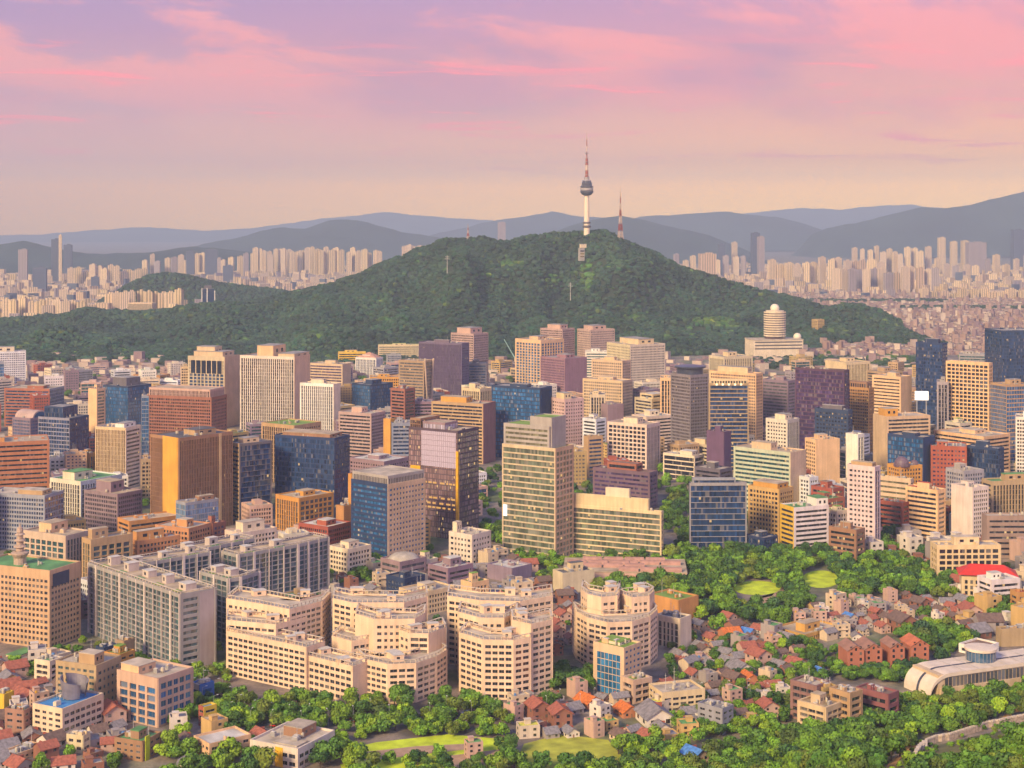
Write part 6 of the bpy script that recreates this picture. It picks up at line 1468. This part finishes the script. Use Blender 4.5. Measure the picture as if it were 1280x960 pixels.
# ---------------------------------------------------------------- trees
LEAF = {'dark green': leaf_mat('dark_foliage', (.056,.122,.024)), 'mid green': leaf_mat('mid_foliage', (.10,.205,.028)), 'yellow-green': leaf_mat('yellow_green_foliage', (.155,.26,.024)), 'olive': leaf_mat('olive_foliage', (.105,.15,.03)), 'deep green': leaf_mat('deep_foliage', (.034,.085,.034))}
BARK = plain_mat('bark', (.10,.065,.045), .9)
def crown_arrays(seed, kind):
    """leaf-clump quads filling a crown of about unit radius, base at z = 0"""
    r = np.random.default_rng(seed); Q = []; T = []
    if kind == 'pine': cl = [(r.normal(0, .35), r.normal(0, .35), .55+r.uniform(0, .9), r.uniform(.28, .45), .5) for _ in range(9)]
    elif kind == 'tall': cl = [(r.normal(0, .22), r.normal(0, .22), .3+2.0*t, .5-.28*t, 1.1) for t in np.linspace(0, 1, 9)]
    else: cl = [(.62*math.cos(a)*q, .62*math.sin(a)*q, .55+z, r.uniform(.26, .58), .85) for a, q, z in zip(r.uniform(0, 6.28, 13), np.sqrt(r.uniform(0, 1, 13)), r.uniform(0, .75, 13))]
    for cx, cy, cz, cr_, sq in cl:
        n = int(235*cr_); tn = r.uniform(.72, 1.3)*np.array([r.uniform(.92, 1.1), 1, r.uniform(.85, 1.1)])
        d = r.normal(size=(n, 3)); d /= np.linalg.norm(d, axis=1)[:, None]; keep = d[:, 2] > -.75; d = d[keep]
        c = np.array([cx, cy, cz])+d*np.array([cr_, cr_, cr_*sq])*r.uniform(.72, 1.08, (len(d), 1))
        nn = d+r.normal(0, .38, d.shape); nn /= np.linalg.norm(nn, axis=1)[:, None]
        u = np.cross(nn, r.normal(size=d.shape)); u /= np.linalg.norm(u, axis=1)[:, None]; v = np.cross(nn, u); s = r.uniform(.055, .115, (len(d), 1))
        Q.append(np.stack([c-u*s-v*s*.7, c+u*s-v*s*.8, c+u*s*.8+v*s, c-u*s*.7+v*s*.8], 1)); T.append(tn[None]*r.uniform(.8, 1.22, (len(d), 1)))
    return np.concatenate(Q), np.concatenate(T)
CRN = [crown_arrays(100+i, k) for i, k in enumerate(('round', 'round', 'round', 'round', 'tall', 'pine', 'round'))]
KIND = ['broadleaf tree']*4+['upright tree', 'flat-topped pine', 'broadleaf tree']
CM = {}
def crown_mesh(i, colr):
    if (i, colr) not in CM:
        Q, T = CRN[i]; mb = MB(); mb.quads(Q); me = mb.mesh('crown', LEAF[colr]); set_tint(me, T); CM[(i, colr)] = me
    return CM[(i, colr)]
def trunk_mesh(i):
    if ('t', i) not in CM:
        mb = MB(); h = .75 if KIND[i] != 'flat-topped pine' else 1.0
        mb.tube((0, 0, -.35), (0, 0, h), .075, .04, 7)
        for a in (0.4, 2.4, 4.4): mb.tube((0, 0, h*.55), (.38*math.cos(a), .38*math.sin(a), h+.12), .035, .015, 5)
        CM[('t', i)] = mb.mesh('trunk', BARK)
    return CM[('t', i)]
tr = random.Random(9); NT = [0]
STUFF = {k: ([], []) for k in LEAF}
def put_tree(X, Y, s, i, colr, z=None, individual=True, stretch=1.0, group=None):
    z = front_hill(X, Y) if z is None else z; a = tr.uniform(0, 6.28)
    if individual and NT[0] < 300:
        root = empty('tree', (X, Y, z), a, None, 'tree', group); root.scale = (s, s, s*stretch); NT[0] += 1
        for nm, me, off in (('trunk', trunk_mesh(i), 0), ('crown', crown_mesh(i, colr), .12)):
            o = bpy.data.objects.new(nm, me); col.objects.link(o); o.parent = root; o.location = (0, 0, off)
        size = 'big' if s > 5.6 else 'small' if s < 4.0 else 'medium'
        later(root, f'{size} {colr} {KIND[i]}', X, Y, z+s)
    else:
        Q, T = CRN[i]; c, s_ = math.cos(a), math.sin(a); P = Q*np.array([s, s, s*stretch]); P = np.stack([P[..., 0]*c-P[..., 1]*s_+X, P[..., 0]*s_+P[..., 1]*c+Y, P[..., 2]+z+.1*s], -1)
        STUFF[colr][0].append(P); STUFF[colr][1].append(T*tr.uniform(.75, 1.3))
def pick(w): 
    k = tr.random()*sum(w.values())
    for n, v in w.items():
        k -= v
        if k <= 0: return n
    return n
def scatter_trees(poly, n, smin, smax, w, limit, group, gap=2.2, zhill=False, spacing=.9, kinds=(0, 1, 2, 3, 6), tries=25, kindw=None):
    pts = []; xs_ = [p[0] for p in poly]; ys_ = [p[1] for p in poly]; k = 0
    cand = []
    for t in range(n*tries):
        if len(cand) >= n: break
        x = tr.uniform(min(xs_), max(xs_)); y = tr.uniform(min(ys_), max(ys_))
        if not inpoly(x, y, poly): continue
        p = hit(x, y) if zhill else at(x, y); s = tr.uniform(smin, smax)
        if zhill and x > 1100 and 0 < y-interp(WALLPX, x) < 44:
            if tr.random() < .6: continue
            s = tr.uniform(.9, 1.4)
        if zhill and y-s*1.75*F/p.y < interp(EDGE, x)-2: continue
        if blocked(p.x, p.y, gap+s*.35): continue
        if any(inpoly(x, y, q) for q in CLEAR): continue
        if any((p.x-q[0])**2+(p.y-q[1])**2 < ((s+q[2])*.5*spacing)**2 for q in cand): continue
        cand.append((p.x, p.y, s))
    cand.sort(key=lambda q: q[1]/q[2])
    for i, (X, Y, s) in enumerate(cand): put_tree(X, Y, s, tr.choice(kinds), pick(w), None, i < limit, tr.uniform(.8, 1.15), group)
WALLPX = [(1100,970),(1118,952),(1132,940),(1142,925),(1168,920),(1190,918),(1212,912),(1235,904),(1258,900),(1300,892)]
EDGE = [(840,935),(890,925),(960,902),(1010,903),(1050,892),(1100,872),(1130,866),(1170,863),(1210,852),(1250,838),(1300,830)]
CLEAR = [ov(1026, 735, 27, 22), ov(946, 746, 34, 20), [(655,922),(700,914),(770,920),(775,960),(650,960)], [(440,928),(540,921),(620,922),(620,945),(440,950)]]
PW_ = {'dark green': 6, 'mid green': 4, 'yellow-green': .9, 'deep green': 3, 'olive': 1}; BR = {'mid green': 5, 'yellow-green': 4, 'dark green': 3, 'olive': 1.5}
# the spur in front
scatter_trees([(850,975),(880,935),(950,900),(1010,905),(1090,872),(1180,865),(1240,850),(1300,840),(1300,985)], 330, 3.2, 5.6, {'dark green': 3, 'mid green': 5, 'yellow-green': 1.6, 'olive': 2}, 84, 'trees on the wooded spur', zhill=True, tries=60, spacing=.95)
scatter_trees([(1000,905),(1060,890),(1110,868),(1170,866),(1220,852),(1300,836),(1300,870),(1100,890)], 90, 2.0, 3.2, {'dark green': 3, 'mid green': 5, 'yellow-green': 1.6, 'olive': 2}, 10, 'trees on the wooded spur', zhill=True, tries=60)
# park and street trees along the bottom
scatter_trees([(285,872),(420,880),(640,880),(690,870),(690,900),(560,912),(420,925),(285,905)], 90, 3.6, 5.4, BR, 44, 'trees along the peach apartments', gap=1)
scatter_trees([(200,905),(260,890),(330,915),(420,930),(460,960),(200,985)], 26, 4.2, 6.4, BR, 20, 'trees of the bottom park')
scatter_trees([(440,945),(640,930),(640,985),(430,985)], 44, 2.6, 4.8, {**BR, 'dark green': 6}, 16, 'trees of the bottom park', kinds=(0, 1, 2, 5, 6))
scatter_trees([(640,935),(760,900),(880,905),(900,985),(640,985)], 44, 3.6, 5.4, BR, 26, 'trees of the bottom park')
scatter_trees([(690,840),(745,850),(740,880),(690,885)], 16, 3.4, 5, {'dark green': 4, 'deep green': 2, 'mid green': 1}, 8, 'trees by the blue curtain-glass block', kinds=(0, 1, 5))
scatter_trees([(820,870),(990,850),(990,900),(900,925),(820,905)], 60, 2.4, 4.6, BR, 14, 'garden trees between the houses', gap=.3)
scatter_trees([(835,800),(1000,800),(1060,820),(1110,850),(990,855),(840,850)], 110, 2.2, 3.8, PW_, 12, 'garden trees between the houses', gap=.3)
scatter_trees([(1080,842),(1060,825),(1200,790),(1240,790),(1120,865)], 60, 2.6, 4.6, PW_, 14, 'trees round the brick villas')
scatter_trees([(1130,770),(1200,752),(1270,765),(1240,800),(1160,815),(1120,800)], 40, 4, 6.4, PW_, 16, 'trees above the curved-roof museum')
scatter_trees([(150,815),(250,858),(262,885),(300,900),(240,870),(140,825)], 22, 2.6, 3.6, {'dark green': 4, 'deep green': 3, 'mid green': 1}, 10, 'street trees under the long dark slab', gap=.5)
scatter_trees([(400,770),(420,790),(420,850),(385,850),(388,780)], 14, 3, 4.4, PW_, 5, 'trees between the peach apartments')
scatter_trees([(100,800),(285,800),(285,880),(420,880),(300,930),(140,905),(100,850)], 46, 2.6, 4.4, BR, 18, 'street trees by the lower road', gap=.6)
scatter_trees([(-10,815),(110,815),(110,860),(-10,840)], 16, 2.4, 3.8, BR, 6, 'street trees by the lower road', gap=.6)
scatter_trees([(985,925),(1055,915),(1095,895),(1080,945),(985,960)], 26, 4.6, 6.4, {'dark green': 3, 'mid green': 4, 'deep green': 2}, 0, None, zhill=True, gap=.3, tries=60)
scatter_trees([(300,903),(430,915),(640,903),(640,922),(430,932),(300,935)], 46, 2.4, 4.0, BR, 6, 'trees along the peach apartments', gap=.6)
scatter_trees([(225,845),(285,870),(300,905),(240,900),(190,870)], 22, 2.4, 3.8, BR, 4, 'street trees by the lower road', gap=.4)
# the palace wood
scatter_trees([(690,735),(760,705),(870,695),(940,690),(1000,695),(1100,682),(1160,690),(1165,712),(1200,720),(1200,745),(1130,752),(1030,765),(960,790),(870,798),(860,770),(900,752),(760,745)], 420, 4.0, 6.6, PW_, 30, 'trees of the palace wood', spacing=.85, tries=40)
scatter_trees([(862,690),(822,660),(820,590),(900,590),(870,600),(860,700)], 46, 4.2, 6.2, PW_, 0, None)
scatter_trees([(596,590),(630,590),(630,690),(600,680)], 30, 4.2, 6, PW_, 0, None); scatter_trees([(716,575),(745,575),(742,640),(715,640)], 16, 4, 6, PW_, 0, None)
scatter_trees([(630,698),(720,700),(780,712),(690,735),(655,720)], 26, 3.2, 5, BR, 6, 'trees before the grey-beige tower'); scatter_trees([(435,705),(480,700),(480,728),(440,730)], 14, 3.5, 5.4, {'mid green': 3, 'dark green': 2}, 6, 'trees beside the beige cube office')
scatter_trees([(1098,640),(1130,655),(1120,690),(1098,690)], 18, 4.5, 6.4, {'deep green': 3, 'dark green': 3}, 3, 'trees behind the slender white tower'); scatter_trees([(1140,585),(1180,585),(1185,610),(1140,610)], 14, 4.5, 6.5, PW_, 0, None)
scatter_trees([(0,560),(1280,560),(1280,720),(0,720)], 120, 3, 4.6, PW_, 0, None, gap=3); scatter_trees([(0,440),(1280,440),(1280,560),(0,560)], 330, 4, 7, PW_, 0, None, gap=3); scatter_trees([(400,700),(720,700),(720,790),(400,770)], 40, 2.4, 3.8, PW_, 8, 'garden trees behind the peach apartments')
scatter_trees([(0,820),(150,860),(150,965),(0,965)], 24, 2.6, 4.6, BR, 8, 'trees between the blocks at the lower left')
Q = [np.concatenate(STUFF[k][0]) for k in STUFF if STUFF[k][0]]
mb = MB(); tint = []; keys = [k for k in STUFF if STUFF[k][0]]
for j, k in enumerate(keys): mb.quads(np.concatenate(STUFF[k][0]), mi=j); tint.append(np.concatenate(STUFF[k][1]))
o = mb.build('woodland', [LEAF[k] for k in keys]); set_tint(o.data, np.concatenate(tint)); tag(o, kind='stuff')
GLADES = [(893,402,26,5), (912,408,18,4), (1112,446,34,7), (1090,452,20,5), (640,330,16,4), (690,352,10,8), (735,345,8,20), (790,398,8,4), (870,330,8,4), (600,345,12,4), (480,400,10,3)]
# forest on the mountain: thousands of low crowns following the slopes
def crown_blobs(pts, name):
    r = np.random.default_rng(4); n = len(pts); P = np.array(pts)
    rings = [(.0, 1.0, 1), (.75, .72, 6), (1.0, .2, 7), (.8, -.35, 7)]
    V = [[0, 0, 1.0]]
    for rad, z, k in rings[1:]:
        V += [[rad*math.cos(2*math.pi*(i+.5*(k % 2))/k), rad*math.sin(2*math.pi*(i+.5*(k % 2))/k), z] for i in range(6)]
    V = np.array(V); Fc = []
    for i in range(6): Fc.append((0, 1+i, 1+(i+1) % 6, 1+(i+1) % 6))
    for a in (1, 7):
        for i in range(6): Fc.append((a+i, a+6+i, a+6+(i+1) % 6, a+(i+1) % 6))
    Fc = np.array(Fc)
    s = r.uniform(3.8, 7.8, (n, 1, 1)); VV = V[None]*(1+r.normal(0, .16, (n, len(V), 1)))*s*np.array([1, 1, .85])
    a = r.uniform(0, 6.28, n); c, s_ = np.cos(a)[:, None], np.sin(a)[:, None]
    VV = np.stack([VV[..., 0]*c-VV[..., 1]*s_, VV[..., 0]*s_+VV[..., 1]*c, VV[..., 2]], -1)+P[:, None, :]
    mb = MB(); mb.quads(VV[:, Fc].reshape(-1, 4, 3))
    base = r.uniform(.55, 1.45, (n, 1)); hue = np.stack([r.uniform(.75, 1.5, n), np.ones(n), r.uniform(.7, 1.25, n)], 1); yel = (r.random(n) < .03)[:, None]
    col_ = base*hue*np.where(yel, np.array([[2.6, 2.0, .8]]), 1.0)
    big = np.array([max(.45, 1+.55*fbm(p[0], p[1], 150, 3, 2.)) for p in pts])[:, None]
    glade = np.array([any(((640+F*p[0]/p[1]-a)/w_)**2+((YH+F*(HC-p[2])/p[1]-b_)/h_)**2 < 1 for a, b_, w_, h_ in GLADES) for p in pts])[:, None]
    big = big*np.where(glade, np.array([[2.3, 2.1, .9]]), 1.0)
    o = mb.build(name, leaf_mat('mountain_foliage', (.022,.055,.028))); set_tint(o.data, np.repeat(col_*big, len(Fc), 0)); tag(o, kind='stuff')
pts = []
for i in range(62000):
    Y = tr.uniform(2480, 3560); X = tr.uniform(-2300, 1150)
    if abs(640+F*X/Y-640) > 720: continue
    z = city_mountain(X, Y)
    if z <= 1 and X < -140 and Y > 2560+90*math.sin(X/130.): z = 0.5+2*tr.random()
    if z > 0.4 and not blocked(X, Y, 7): pts.append((X, Y, z+2.2))
for i in range(3200):
    Y = tr.uniform(4080, 4560); X = tr.uniform(-1250, -480); z = back_hill(X, Y)
    if z > 1: pts.append((X, Y, z+2))
for i in range(420):
    Y = tr.uniform(2480, 2680); px = tr.uniform(915, 1160)
    if not blocked((px-640)/F*Y, Y, 6): pts.append(((px-640)/F*Y, Y, 1.5))
for (cx, Y0, rx, ry, n) in ((1090, 4700, 260, 60, 500), (1290, 4300, 200, 70, 300), (1380, 6300, 300, 80, 500), (-1000, 5000, 260, 60, 300)):
    for i in range(n): pts.append((cx+tr.uniform(-rx, rx), Y0+tr.uniform(-ry, ry), 5))
crown_blobs(pts, 'mountain_forest')
settle_labels()
print('houses', HN, 'trees', NT, 'mountain crowns', len(pts), 'objects', len(bpy.data.objects))
